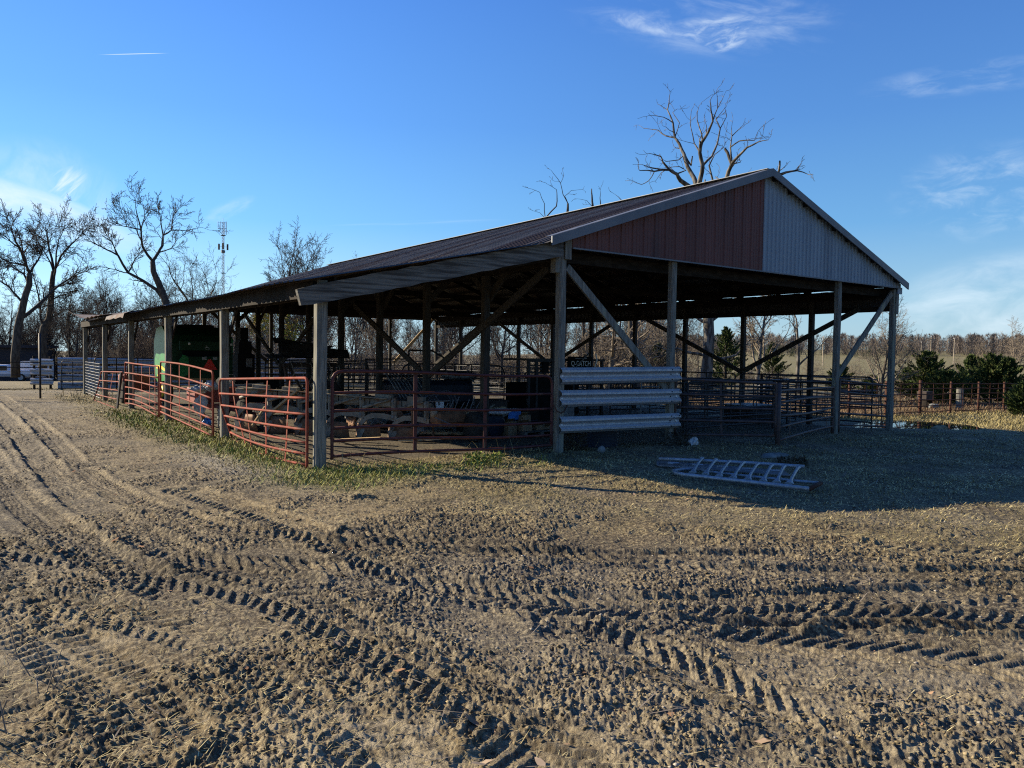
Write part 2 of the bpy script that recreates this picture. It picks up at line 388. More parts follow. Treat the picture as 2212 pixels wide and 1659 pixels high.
def seg_dist(x, y, pts):
    """distance along, offset from, a polyline for every point"""
    best = np.full(x.shape, 1e9); S = np.zeros_like(x); T = np.zeros_like(x); acc = 0
    for (a, b) in zip(pts[:-1], pts[1:]):
        dx, dy = b[0]-a[0], b[1]-a[1]; l = hypot(dx, dy)
        u = np.clip(((x-a[0])*dx + (y-a[1])*dy)/(l*l), 0, 1)
        ex = x-(a[0]+u*dx); ey = y-(a[1]+u*dy); d = np.sqrt(ex*ex+ey*ey)
        sgn = np.sign(dx*(y-a[1]) - dy*(x-a[0])); k = d < best
        best = np.where(k, d, best); S = np.where(k, acc+u*l, S); T = np.where(k, sgn*d, T); acc += l
    return S, T
def spline(pts, n=8):
    P = [np.array(p, float) for p in pts]; out_ = []
    for i in range(len(P)-1):
        p0 = P[max(i-1, 0)]; p1 = P[i]; p2 = P[i+1]; p3 = P[min(i+2, len(P)-1)]
        for k in range(n):
            t = k/n
            out_.append(.5*((2*p1)+(-p0+p2)*t+(2*p0-5*p1+4*p2-p3)*t*t+(-p0+3*p1-3*p2+p3)*t**3))
    out_.append(P[-1]); return [tuple(p) for p in out_]
# tyre tracks: points, width, rut depth, lug height, lug pitch, chevron slope
TRACKS = [
    ([(-6.71, -1.0), (-6.36, -2.9), (-6.21, -4.94), (-6.07, -6.12), (-5.72, -6.98), (-4.86, -7.63), (-3.98, -8.25), (-3.16, -8.9), (-2, -9.7)], 0.44, 0.0225, 0.0187, 0.119, 0.9),
    ([(-9.2, -2.2), (-8.68, -3.11), (-8.37, -3.62), (-7.72, -4.59), (-7.25, -5.6), (-7.03, -6.67), (-6.95, -7.55), (-6.95, -8.11), (-7.04, -8.65), (-7.2, -9.6)], 0.46, 0.0195, 0.0216, 0.128, 1),
    ([(-9.2, -4.2), (-8.75, -4.75), (-8.26, -5.36), (-7.86, -6.13), (-7.66, -6.83), (-7.57, -7.56), (-7.58, -8.07), (-7.7, -9)], 0.36, 0.0165, 0.0158, 0.102, 0.8),
    ([(-8.0, -3.6), (-7.14, -4.67), (-6.64, -5.12), (-6.18, -5.85), (-5.8, -6.56), (-5.16, -7.18), (-4.08, -7.72), (-2.3, -8.61), (-1, -9.3)], 0.4, 0.0225, 0.0187, 0.119, -0.9),
    ([(-5.82, -7.1), (-5.82, -7.59), (-5.80, -8.26), (-5.83, -8.74), (-5.83, -9.14), (-5.9, -9.9)], 0.46, 0.018, 0.023, 0.128, -1),
    ([(-8.0, 24), (-7.9, 10.3), (-7.9, 2.0), (-7.74, -2.1), (-7.45, -4.18), (-7.0, -5.4)], 0.4, 0.0338, 0.0144, 0.111, 0.8),
    ([(-7.5, 24), (-7.4, 10.1), (-7.5, .9), (-7.13, -2.46), (-6.65, -3.81), (-5.79, -4.87), (-4.6, -5.9), (-3.2, -6.9)], 0.38, 0.0285, 0.0144, 0.119, -0.8),
    ([(-9.0, 20), (-8.6, 6), (-8.48, 1.4), (-8.28, -1.8), (-8.05, -3.8), (-7.75, -5.2)], 0.4, 0.0255, 0.0158, 0.111, 0.7),
    ([(-9.3, 18), (-9.1, 3), (-8.95, -1), (-8.8, -3.6), (-8.72, -5.0), (-8.5, -6.0), (-8.36, -6.6), (-8.30, -7.3)], 0.42, 0.0195, 0.0173, 0.095, 0.2),
    ([(-5.0, -2.6), (-4.45, -3.5), (-3.77, -4.67), (-2.8, -6.0), (-1.98, -7.19), (-.98, -8.15)], 0.4, 0.018, 0.013, 0.128, 0.9),
    ([(-5.9, -4.2), (-5.19, -5.24), (-4.49, -6.16), (-3.79, -7.17), (-1.77, -8.43)], 0.42, 0.021, 0.0158, 0.119, -0.9),
    ([(-5.9, -7.3), (-5.38, -7.73), (-4.87, -8.23), (-4.44, -8.73), (-4.17, -9.25), (-3.9, -10)], 0.42, 0.0165, 0.0202, 0.128, 1),
    ([(-5.5, -7.3), (-5.04, -7.64), (-4.33, -8.17), (-3.35, -8.96), (-2.4, -9.8)], 0.22, 0.045, 0.00864, 0.119, 0.6),
]
TRACKS = [(spline(t[0], 6),) + t[1:] for t in TRACKS]
def zones(x, y):
    """where grass, gravel, wet mud and churned mud lie (0..1)"""
    n1 = fbm(x, y, .9, 101, 4); n2 = fbm(x, y, .33, 131, 3); n3 = fbm(x, y, 2.3, 151, 3)
    wob = (n1-.5)*1.6
    strip = smooth(x, -6.3+0*y, -5.5)*(1-smooth(x, -3.9, -3.3))*smooth(y, -1.7, -.6)*(1-smooth(y, 20, 30))
    front = smooth(y + wob*.5, -2.7, -1.7)*(1-smooth(y, 2.2, 3.4))*smooth(x, -5.4, -4.8)*(1-smooth(x, .0, 1.6))
    band = smooth(y+.35*x+wob*1.6, -6.8, -4.8)*(1-smooth(y, -1.4, .2))*smooth(x, -5.2, -3.6)
    right = smooth(x+.25*y + wob*1.6, -5.2, -2.6)*(1-smooth(y, -4.6, -3.4))*smooth(n2, .36, .56)
    far = smooth(np.sqrt((x+9)**2+(y+10.8)**2), 32, 44)
    east = smooth(x, 15.5, 18)
    grass = np.clip(np.maximum.reduce([strip*.9, front*.85, band*.75*smooth(n1, .3, .55), right*.75, far, east*.9]), 0, 1)
    grass = grass*(.55+.45*smooth(n3, .3, .6))
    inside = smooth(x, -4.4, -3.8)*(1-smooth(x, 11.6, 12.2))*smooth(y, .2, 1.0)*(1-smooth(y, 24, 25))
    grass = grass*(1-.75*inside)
    gA = np.exp(-(((x+4.5)/1.0)**2 + ((y+.9)/.55)**2)) + .9*np.exp(-(((x+4.1)/.8)**2+((y+.7)/.6)**2)) + .55*np.exp(-(((x+2.2)/1.2)**2+((y+.9)/.5)**2)) + 1.0*np.exp(-(((x+4.95)/.42)**2+((y-2.5)/3.)**2)) + .8*np.exp(-(((x+5.15)/.6)**2+((y-9)/5.)**2))
    lat_ = ((x-CAM.x)*cos(YAW)-(y-CAM.y)*sin(YAW))/np.maximum(1, np.sqrt((x-CAM.x)**2+(y-CAM.y)**2))
    green = np.clip(gA*(.5+n3) + .34*smooth(np.sqrt((x+9)**2+(y+10.8)**2), 60, 90)*smooth(lat_, .1, .3), 0, 1)
    gravel = np.clip(1.5*np.exp(-(((x+5.45)/.55)**2+((y-1.2)/2.1)**2)) + .25*smooth(n2, .55, .75), 0, 1)*(1-green*.8)
    pale = np.clip(smooth(-(y+.55*x), 8.8, 11.2), 0, 1)*smooth(n2*.5+n1*.5, .36, .58)
    wet = smooth(n2, .42, .62)*.8
    mud = np.clip(1-grass*.65-far-inside*.5, .12, 1)
    S1, T1 = seg_dist(x, y, TRACKS[3][0][::3]); S2, T2 = seg_dist(x, y, TRACKS[10][0][::3]); S3, T3 = seg_dist(x, y, TRACKS[7][0][::3])
    wet = np.clip(wet*.7 + .95*np.exp(-(T1/.8)**2)*(.45+n1) + .7*np.exp(-(T2/.7)**2)*(.4+n1) + .7*np.exp(-(T3/1.1)**2)*(.4+n1)*(y > -5) + .6*(1-smooth(x, -6.6, -5.9))*smooth(y, -3, 0)*(.3+n2), 0, 1)
    grass = grass*(1-.45*wet); pale = pale*(1-wet)
    return grass, gravel, wet, green, pale, mud, inside
def relief(x, y):
    rr = np.sqrt((x-CAM.x)**2+(y-CAM.y)**2)
    grass, gravel, wet, green, pale, mud, inside = zones(x, y)
    near = 1-smooth(rr, 24, 42)
    h = .05*(fbm(x, y, .8, 7, 3)-.5) + .03*(fbm(x, y, 2.2, 21, 2)-.5)
    warp = fbm(x, y, 3.0, 61, 2)-.5
    # hoof-churned clods
    c1 = vnoise(x*10+warp*4, y*10-warp*4, 31); c2 = vnoise(x*22+warp*5, y*22, 37); c3 = vnoise(x*50, y*50+warp*6, 41); c4 = vnoise(x*85, y*85, 43)
    clump = smooth(fbm(x, y, 1.3, 71, 3), .40, .62)
    h += mud*(.013*clump*(np.abs(c1-.5)*2)**.8 + .012*(.3+clump)*(c2**2) + .015*(.4+clump)*c3**1.4 + .018*(.5+.6*clump)*c4)
    h += grass*(.012*c3 + .02*c2*c2 + .008*c4)
    # hoof prints
    hp = vnoise(x*5.1, y*5.1, 83); h -= mud*.013*smooth(hp, .70, .84)
    tr = np.zeros_like(h); cov = np.zeros_like(h)
    for pts, w, dep, lug, pit, chev in TRACKS:
        xs = [p[0] for p in pts]; ys = [p[1] for p in pts]
        k = (x > min(xs)-1) & (x < max(xs)+1) & (y > min(ys)-1) & (y < max(ys)+1)
        if not k.any(): continue
        xx, yy = x[k], y[k]
        S, T = seg_dist(xx, yy, pts); T = T + .05*(fbm(xx, yy, 2.2, 91, 2)-.5)
        a = np.abs(T)/(w/2); fade = smooth(fbm(xx, yy, .8, int(abs(chev*100)+pit*1000), 2), .20, .40)
        ins = 1-smooth(a, .85, 1.12)
        ph = (S + np.where(T > 0, 0, pit/2) - chev*np.abs(T) + .05*(vnoise(xx*5, yy*5, 97)-.5))/pit*2*pi
        L_ = smooth(np.sin(ph), -.05, .35)*smooth(a, .05, .18)
        berm = np.exp(-((a-1.25)/.22)**2)*(.4+1.2*vnoise(xx*9, yy*9, 99))
        L_ = L_*(.45+.85*fbm(xx, yy, 6., 93, 2)); tr[k] += fade*(ins*(-dep + lug*L_) + berm*dep*.6)
        cov[k] = np.maximum(cov[k], fade*ins)
    h = h*(1-.40*cov) + tr*(1-.0*grass)
    flat = 1-.8*np.exp(-(((x-15.2)/3.2)**2 + ((y-1.65)/2.0)**2)**2)
    return h*near*flat*(1-.55*inside) + (1-near)*.03*(fbm(x, y, .25, 5, 2)-.5)
def build_ground():
    fine = np.linspace(radians(-37.5), radians(38.5), 1180)
    coarse = np.linspace(radians(38.5), radians(322.5), 60)[1:-1]
    ang = np.concatenate([fine, coarse]); na = len(ang)
    r = [.02]
    while r[-1] < 1500:
        k = .4 if r[-1] < 1.2 else (.02 if r[-1] < 2.2 else (.0042 if r[-1] < 13 else (.006 if r[-1] < 45 else .03))); r.append(r[-1]*(1+k))
    r = np.array(r); nr = len(r)
    A, Rr = np.meshgrid(ang, r)
    X = CAM.x + Rr*np.sin(YAW+A); Y = CAM.y + Rr*np.cos(YAW+A); x = X.ravel(); y = Y.ravel()
    z = base_z(x, y)
    near = Rr.ravel() < 60
    z[near] += relief(x[near], y[near])
    g, gr, we, gn, pa, mu, ins = zones(x, y)
    colr = np.stack([g, gr, we, gn], 1)
    V = np.stack([x, y, z], 1)
    i = np.arange(nr-1)[:, None]*na; j = np.arange(na)[None, :]; j2 = (j+1) % na
    F = np.stack([i+j, i+j2, i+na+j2, i+na+j], -1).reshape(-1, 4)[:, ::-1]
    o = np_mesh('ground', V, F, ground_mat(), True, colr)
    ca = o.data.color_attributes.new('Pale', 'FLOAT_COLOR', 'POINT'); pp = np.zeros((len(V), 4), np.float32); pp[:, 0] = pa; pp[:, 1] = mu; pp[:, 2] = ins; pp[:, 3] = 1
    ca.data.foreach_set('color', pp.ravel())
    tag(o, 'churned brown mud yard with tyre tracks and trampled straw', 'ground', kind='structure')
def ground_mat():
    m = bpy.data.materials.new('churned_mud'); m.use_nodes = True; t = m.node_tree; p = t.nodes['Principled BSDF']
    p.inputs['Roughness'].default_value = .92; p.inputs['Specular IOR Level'].default_value = .3
    at = nd(t, 'ShaderNodeAttribute', attribute_name='Mask'); sep = nd(t, 'ShaderNodeSeparateColor'); t.links.new(at.outputs['Color'], sep.inputs[0])
    at2 = nd(t, 'ShaderNodeAttribute', attribute_name='Pale'); sep2 = nd(t, 'ShaderNodeSeparateColor'); t.links.new(at2.outputs['Color'], sep2.inputs[0])
    co = nd(t, 'ShaderNodeTexCoord')
    def nz(sc, det=6, rough=.6):
        n = nd(t, 'ShaderNodeTexNoise'); n.inputs['Scale'].default_value = sc; n.inputs['Detail'].default_value = det; n.inputs['Roughness'].default_value = rough
        t.links.new(co.outputs['Object'], n.inputs['Vector']); return n.outputs[0]
    def mix(f, a, b):
        x = nd(t, 'ShaderNodeMix', data_type='RGBA'); t.links.new(f, x.inputs[0])
        for i, v in ((6, a), (7, b)):
            if isinstance(v, tuple): x.inputs[i].default_value = (*v, 1)
            else: t.links.new(v, x.inputs[i])
        return x.outputs[2]
    mud = mix(smap(t, nz(1.1), .35, .65), (.185, .134, .062), (.070, .049, .025))
    mud = mix(mth(t, 'MULTIPLY', sep.outputs[2], smap(t, nz(2.6), .22, .55, .35, 1.)), mud, (.040, .031, .020))
    mud = mix(mth(t, 'MULTIPLY', smap(t, nz(30., 4), .42, .60), .75), mud, (.33, .265, .15))
    mud = mix(mth(t, 'MULTIPLY', sep2.outputs[0], smap(t, nz(5., 5), .3, .6)), mud, (.40, .335, .215))
    grs = mix(smap(t, nz(9.), .4, .62), (.175, .142, .060), (.078, .062, .027))
    grs = mix(mth(t, 'MULTIPLY', smap(t, nz(26., 3), .5, .66), .7), grs, (.31, .26, .12))
    g = mix(sep.outputs[0], mud, grs)
    g = mix(mth(t, 'MULTIPLY', smap(t, nz(13., 6, .75), .49, .60), smap(t, sep2.outputs[1], .12, .45, 0., .72)), g, (.040, .031, .020))
    g = mix(mth(t, 'MULTIPLY', smap(t, nz(.55, 4), .50, .64), smap(t, sep2.outputs[1], .12, .45, 0., .45)), g, (.050, .039, .025))
    gra = mix(smap(t, nz(38., 3), .42, .6), (.15, .135, .11), (.31, .285, .235))
    g = mix(mth(t, 'MULTIPLY', sep.outputs[1], .8), g, gra)
    # Color alpha is read through the Alpha socket
    grn = mix(smap(t, nz(18.), .4, .6), (.095, .110, .026), (.175, .175, .055))
    g = mix(mth(t, 'MULTIPLY', at.outputs['Alpha'], .8), g, grn)
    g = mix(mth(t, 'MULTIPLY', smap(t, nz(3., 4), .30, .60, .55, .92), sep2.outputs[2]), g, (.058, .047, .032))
    t.links.new(g, p.inputs['Base Color'])
    b = nd(t, 'ShaderNodeBump'); b.inputs['Strength'].default_value = 1.; b.inputs['Distance'].default_value = .018
    t.links.new(nz(75., 5, .75), b.inputs['Height']); t.links.new(b.outputs[0], p.inputs['Normal'])
    return m
build_ground()
# puddle
a = [2*pi*k/40 for k in range(40)]
wm = MB().add([(15.2+3.6*cos(k), 1.65+2.1*sin(k), -.335) for k in a], [tuple(range(40))])
wo = wm.build('water', M['water']); tag(wo, 'sky-reflecting puddle beside the corner post of the barn', 'water', kind='structure')

# ------------------------------------------------------------------ scattered ground cover (uncountable)
def scatter(n, r0, r1, a0, a1, dens, seed):
    rg = np.random.default_rng(seed)
    r = np.sqrt(rg.random(n)*(r1**1.2-r0**1.2)+r0**1.2) if False else (rg.random(n)*(r1**.7-r0**.7)+r0**.7)**(1/.7)
    an = radians(a0)+rg.random(n)*radians(a1-a0)
    x = CAM.x + r*np.sin(YAW+an); y = CAM.y + r*np.cos(YAW+an)
    k = rg.random(n) < dens(x, y); return x[k], y[k], r[k], rg
def ground_z(x, y): return base_z(x, y) + relief(x, y)
def blades(name, n, r0, r1, dens, seed, length, width, lift, mat_, label, sink=.006, wscale=.0011, a0=-37, a1=38):
    """thin grass or straw blades; lift = how upright (0 lying, 1 standing)"""
    x, y, r, rg = scatter(n, r0, r1, a0, a1, dens, seed); z = ground_z(x, y); m = len(x)
    az = rg.random(m)*2*pi; el = np.clip(rg.normal(lift, .25, m), .02, 1.3)
    Ln = length*(.5+rg.random(m)); w = np.maximum(width*(.6+.8*rg.random(m)), wscale*r)
    d = np.stack([np.cos(az)*np.cos(el), np.sin(az)*np.cos(el), np.sin(el)], 1)
    s = np.stack([-np.sin(az), np.cos(az), np.zeros(m)], 1); p = np.stack([x, y, z-sink*0+.004], 1)
    mid = p + d*(Ln*.55)[:, None]; bend = d.copy(); bend[:, 2] -= .45*rg.random(m)*(el > .25); tip = mid + bend*(Ln*.45)[:, None]
    V = np.stack([p-s*(w/2)[:, None], p+s*(w/2)[:, None], mid+s*(w*.45)[:, None], mid-s*(w*.45)[:, None], tip], 1).reshape(-1, 3)
    b = np.arange(m)[:, None]*5
    F = np.concatenate([b+[0, 1, 2], b+[0, 2, 3], b+[3, 2, 4]], 0)
    o = np_mesh(name, V, F, M[mat_]); tag(o, label, None, kind='stuff'); return o
def d_straw(x, y):
    g, gr, we, gn, pa, mu, ins = zones(x, y); return np.clip(.16+.75*g*(1-gn*.6)-.3*ins-.15*we, 0, 1)
def d_dry(x, y):
    g, gr, we, gn, pa, mu, ins = zones(x, y); return np.clip(g*1.1-.18-.6*ins-gr*.4, 0, 1)
def d_green(x, y):
    g, gr, we, gn, pa, mu, ins = zones(x, y); return np.clip(gn*1.1-.08, 0, 1)*(y < 14)
def d_clod(x, y):
    g, gr, we, gn, pa, mu, ins = zones(x, y); return np.clip(mu-.15, 0, 1)*smooth(fbm(x, y, 1.3, 71, 3), .38, .6)
blades('straw_litter', 330000, 2.6, 34, d_straw, 1, .055, .0026, .14, 'straw', 'pale trampled straw strewn over the mud', wscale=.0007)
blades('dry_grass', 210000, 3.2, 42, d_dry, 2, .048, .003, .6, 'drygrass', 'short dry tan grass standing in the yard', wscale=.0008)
blades('green_grass', 60000, 8, 26, d_green, 3, .10, .005, .85, 'greengrass', 'short green grass by the corner post and gates', a0=-30, a1=10)
def chips(name, n, r0, r1, dens, seed, size, mat_, label, thick=.6, flat=False):
    x, y, r, rg = scatter(n, r0, r1, -37, 38, dens, seed); z = ground_z(x, y); m = len(x)
    s = size*(.35+rg.random(m)**2*1.5); s = np.maximum(s, r*.0007)
    base = np.array([(1, 0, 0), (-.2, 1, 0), (-.9, -.5, 0), (.3, -.9, 0), (0, .1, 1), (0, 0, -.6)], float)
    f = np.array([(0, 1, 4), (1, 2, 4), (2, 3, 4), (3, 0, 4), (1, 0, 5), (2, 1, 5), (3, 2, 5), (0, 3, 5)])
    if flat:
        base = np.array([(1, 0, .05), (.25, .45, .25), (-.3, .35, .1), (-1, .05, .3), (-.2, -.42, .05), (.35, -.35, .2)], float)
        f = np.array([(0, 1, 5), (1, 2, 5), (2, 4, 5), (2, 3, 4)])
    k = len(base); an = rg.random(m)*2*pi; ca, sa = np.cos(an), np.sin(an)
    B = base[None]*(1+.5*(rg.random((m, k, 3))-.5))*s[:, None, None]; B[:, :, 2] *= thick
    if flat: B[:, :, 2] += (B[:, :, 0]*(rg.random(m)-.5)[:, None]*.9)
    X = B[:, :, 0]*ca[:, None]-B[:, :, 1]*sa[:, None] + x[:, None]; Y = B[:, :, 0]*sa[:, None]+B[:, :, 1]*ca[:, None] + y[:, None]; Z = B[:, :, 2] + z[:, None] + (.01 if flat else s[:, None]*.1)
    V = np.stack([X, Y, Z], -1).reshape(-1, 3); F = (np.arange(m)[:, None, None]*k + f[None]).reshape(-1, 3)
    o = np_mesh(name, V, F, M[mat_]); tag(o, label, None, kind='stuff'); return o
chips('mud_clods', 70000, 2.6, 22, d_clod, 11, .0085, 'clod', 'crumbled clods of dried mud', .75)
chips('gravel', 30000, 3, 26, lambda x, y: np.clip(zones(x, y)[1]*1.2, 0, 1) + .03, 12, .010, 'pebble', 'pale gravel chips along the gates', .6)
chips('fallen_leaves', 2600, 3, 38, lambda x, y: .12+.5*smooth(np.abs(fbm(x, y, .3, 301, 2)), .5, .6)+.4*smooth(-x, 5.5, 7)*smooth(y, -2, 4), 13, .026, 'leaflitter', 'dry brown oak leaves lying on the ground', .5, True)

blades('broken_twigs', 1500, 2.7, 20, lambda x, y: .15+.5*smooth(-(y+.6*x), 8, 12), 31, .16, .006, .06, 'twigpale', 'small broken twigs lying on the mud')
# ------------------------------------------------------------------ the open barn
S16 = 4.877; S8 = S16/2; BW = 11.75; BL = 24.4; LU = -4.6
barn = thing('open_barn', (0, 0, 0), 'open-sided pole barn with a red and grey metal gable and rusty roof', 'barn')
def barn_part(mb, name, m, **k): return mb.build(name, m, barn, **k)
PW = .145
def post(u, v, top, w=PW, m=None, lean=(0, 0)):
    m = m or ('post' if v == 0 or u == LU else 'post_shaded')
    z0 = gz(u, v)-.25; mb = MB(); seg = 6; vs = []
    for i in range(seg+1):
        z = z0 + (top-z0)*i/seg; ww = w/2
        cx, cy = u+lean[0]*i/seg + RNG.uniform(-.004, .004), v+lean[1]*i/seg + RNG.uniform(-.004, .004); c = .018
        for (a, b) in ((-ww, -ww+c), (-ww+c, -ww), (ww-c, -ww), (ww, -ww+c), (ww, ww-c), (ww-c, ww), (-ww+c, ww), (-ww, ww-c)): vs.append((cx+a, cy+b, z))
    fs = [(i*8+k, i*8+(k+1) % 8, i*8+8+(k+1) % 8, i*8+8+k) for i in range(seg) for k in range(8)] + [tuple(range(seg*8, seg*8+8))]
    barn_part(mb.add(vs, fs), 'post', M[m])
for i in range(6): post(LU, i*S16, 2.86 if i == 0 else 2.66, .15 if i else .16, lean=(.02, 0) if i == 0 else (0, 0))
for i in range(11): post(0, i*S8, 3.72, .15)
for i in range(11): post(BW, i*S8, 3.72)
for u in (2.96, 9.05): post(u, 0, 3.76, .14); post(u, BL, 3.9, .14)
# doubled blocking at the top of the gable corner posts
barn_part(MB().box((-.19, -.075, 3.30), (-.078, .075, 3.72)), 'post_block', M['post'])
barn_part(MB().box((.0, -.115, 3.55), (.15, -.078, 3.95)), 'post_block', M['post'])
barn_part(MB().box((BW-.03, -.11, 3.05), (BW+.09, -.078, 3.62)), 'post_block', M['post'])
# roof planes
def roofz(u):
    if u > 5.87: return 6.0 - (u-5.87)*.347
    if u > -.42: return 6.0 - (5.87-u)*.337
    return 3.80 - (-.42-u)*.214
def corr(u0, u1, v0, v1, pitch, h, zf, nseg, rag=0., tear=None):
    """ribbed sheeting, ribs running down the slope from u0 to u1"""
    mb = MB(); vs = []; nv = int(round((v1-v0)/pitch)); prof = []
    for i in range(nv):
        b = v0+i*pitch; prof += [(b, 0), (b+pitch*.62, 0), (b+pitch*.72, h), (b+pitch*.90, h)]
    prof.append((v1, 0)); sheet = {}
    for (v, hh) in prof:
        sidx = int((v-v0)/.8)
        if sidx not in sheet: sheet[sidx] = (RNG.uniform(-.008, .008), RNG.uniform(-rag, rag))
        dz, du = sheet[sidx]
        for k in range(nseg+1):
            t = k/nseg; u = u0+(u1-u0)*t + (du if k == nseg else 0)
            vs.append((u, v, zf(u)+hh+dz*(1 if k else 0) + .012*sin(v*.9)*t))
    n = nseg+1; fs = [(i*n+k, i*n+k+1, (i+1)*n+k+1, (i+1)*n+k) for i in range(len(prof)-1) for k in range(nseg)]
    return mb.add(vs, fs)
rf = barn_part(corr(5.87, -.50, -.22, 24.68, .229, .022, roofz, 4), 'roof', M['roof'])
rf['label'] = 'left slope of rusty ribbed roof sheets'
rr_ = barn_part(corr(5.87, 12.0, -.22, 24.68, .229, .022, roofz, 4), 'roof', M['roof'])
lr = barn_part(corr(-.40, -4.98, -.26, 22.4, .229, .022, lambda u: roofz(min(u, -.421))-.004, 4, .055), 'lean_to_roof', M['roof'])
lr2 = barn_part(corr(-.40, -4.3, 22.45, 24.68, .229, .022, lambda u: roofz(min(u, -.421))-.004, 3, .25), 'lean_to_roof', M['roof'])
mb = MB().bar((5.87, -.22, 6.03), (5.87, 24.7, 6.03), .30, .012)
mb.build('ridge_cap', M['trim'], rf)
# a torn flap bent over the eave and curled sheets at the far corner
def sheet_patch(name, pts, m='rustsheet'):
    n = len(pts[0]); vs = [p for row in pts for p in row]
    fs = [(i*n+k, i*n+k+1, (i+1)*n+k+1, (i+1)*n+k) for i in range(len(pts)-1) for k in range(n-1)]
    o = barn_part(MB().add(vs, fs), name, M[m]); so_ = o.modifiers.new('thickness', 'SOLIDIFY'); so_.thickness = .004; return o
sheet_patch('loose_sheet', [[(-4.5, v, 2.93+.015*sin(v*5)), (-4.95, v, 2.87), (-5.12, v, 2.80), (-5.16, v, 2.66+.05*abs(sin(v*3)))] for v in np.linspace(12.6, 15.6, 9)])
sheet_patch('loose_sheet', [[(-3.6, v, 3.12+.02*i), (-4.4, v, 3.0+.04*i), (-5.0, v, 2.92+.055*i), (-5.15, v-.05, 2.93+.075*i)] for i, v in enumerate(np.linspace(21.2, 24.7, 6))])
sheet_patch('loose_sheet', [[(-4.0, v, 3.05), (-4.6, v, 2.97+.02*sin(v*6)), (-5.1, v+.05, 2.90+.03*cos(v*7))] for v in np.linspace(16.4, 20.2, 9)])
# eave fascia boards on the left side, slightly sagging
fz = [2.64, 2.625, 2.65, 2.665, 2.68, 2.69]
for i in range(5):
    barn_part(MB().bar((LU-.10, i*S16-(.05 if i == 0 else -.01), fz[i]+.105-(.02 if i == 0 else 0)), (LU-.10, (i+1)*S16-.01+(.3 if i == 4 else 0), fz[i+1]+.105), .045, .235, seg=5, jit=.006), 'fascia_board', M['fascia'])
    barn_part(MB().bar((LU+.11, i*S16, fz[i]+.09), (LU+.11, (i+1)*S16, fz[i+1]+.09), .045, .22), 'eave_beam', M['darkwood'])
# weathered timber across the front of the lean-to
mb = MB(); vs = []; fs = []; n = 22
for i in range(n+1):
    t = i/n; u = -4.98+t*4.88; zc = 2.58+t*1.155; hh = .145+RNG.uniform(-.012, .012); k = 1 if i else .72
    j = RNG.uniform(-.006, .006)
    for (a, b) in ((-.045, -1), (.035, -1), (.035, 1), (-.045, 1)): vs.append((u-.03*b*(i == 0), -.135+a+j, zc+b*hh*k))
for i in range(n):
    for k in range(4): fs.append((i*4+k, i*4+4+k, i*4+4+(k+1) % 4, i*4+(k+1) % 4))
fs += [(0, 1, 2, 3), (n*4+3, n*4+2, n*4+1, n*4)]
barn_part(mb.add(vs, fs), 'front_beam', M['beam'])
barn_part(MB().bar((-4.7, .11, 2.66), (-.1, .11, 3.66), .045, .24), 'rafter', M['darkwood'])
# rake trim and gable cladding
def rake(u0, z0, u1, z1):
    mb = MB(); h = .17
    mb.add([(u0, -.275, z0-h), (u1, -.275, z1-h), (u1, -.275, z1), (u0, -.275, z0), (u0, -.245, z0-h), (u1, -.245, z1-h), (u1, -.245, z1), (u0, -.245, z0)],
           [(0, 1, 2, 3), (7, 6, 5, 4), (0, 4, 5, 1), (3, 2, 6, 7), (0, 3, 7, 4), (1, 5, 6, 2)])
    mb.add([(u0, -.245, z0+.004), (u1, -.245, z1+.004), (u1, -.08, z1+.012), (u0, -.08, z0+.012)], [(0, 1, 2, 3)])
    return mb
barn_part(rake(-.44, 3.905, 5.87, 6.045), 'rake_trim', M['trim']); barn_part(rake(5.872, 6.045, 12.03, 3.895), 'rake_trim', M['trim'])
def clad(u0, u1, prof, pitch, m, label, zb=3.775, v=-.10):
    vs = []; us = []; n = int((u1-u0)/pitch)+1
    for i in range(n):
        for (a, h) in prof:
            u = u0+(i+a)*pitch
            if u <= u1: us.append((u, h))
    us.append((u1, 0)); mb = MB()
    for (u, h) in us:
        vs.append((u, v-h, zb)); vs.append((u, v-h, max(zb+.02, roofz(u)-.03)))
    mb.add(vs, [(i*2, i*2+2, i*2+3, i*2+1) for i in range(len(us)-1)])
    return barn_part(mb, 'gable_cladding', M[m], label=label)
clad(.16, 5.80, [(0, 0), (.045, .020), (.085, .020), (.13, 0), (.40, 0), (.42, .006), (.45, .006), (.47, 0), (.68, 0), (.70, .006), (.73, .006), (.75, 0)], .305, 'redclad', 'red-brown ribbed gable sheeting')
clad(5.803, 11.93, [(0, 0), (.10, .020), (.42, .020), (.52, 0)], .152, 'greyclad', 'blue-grey ribbed gable sheeting')
barn_part(MB().box((11.74, -.135, 3.60), (11.95, -.098, 3.775)), 'corner_trim', M['greyclad'])
barn_part(MB().box((.16, -.145, 3.745), (11.93, -.075, 3.772)), 'bottom_trim', M['trim'])
barn_part(MB().bar((-.08, .30, 3.64), (BW+.08, .30, 3.64), .05, .2), 'gable_beam', M['darkwood'])
barn_part(MB().bar((-.08, BL-.1, 3.78), (BW+.08, BL-.1, 3.78), .05, .28), 'gable_beam', M['darkwood'])
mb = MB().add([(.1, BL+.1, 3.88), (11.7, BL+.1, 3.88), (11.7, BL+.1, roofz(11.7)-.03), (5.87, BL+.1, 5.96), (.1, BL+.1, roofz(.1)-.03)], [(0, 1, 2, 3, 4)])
barn_part(mb, 'rear_cladding', M['darksheet'])
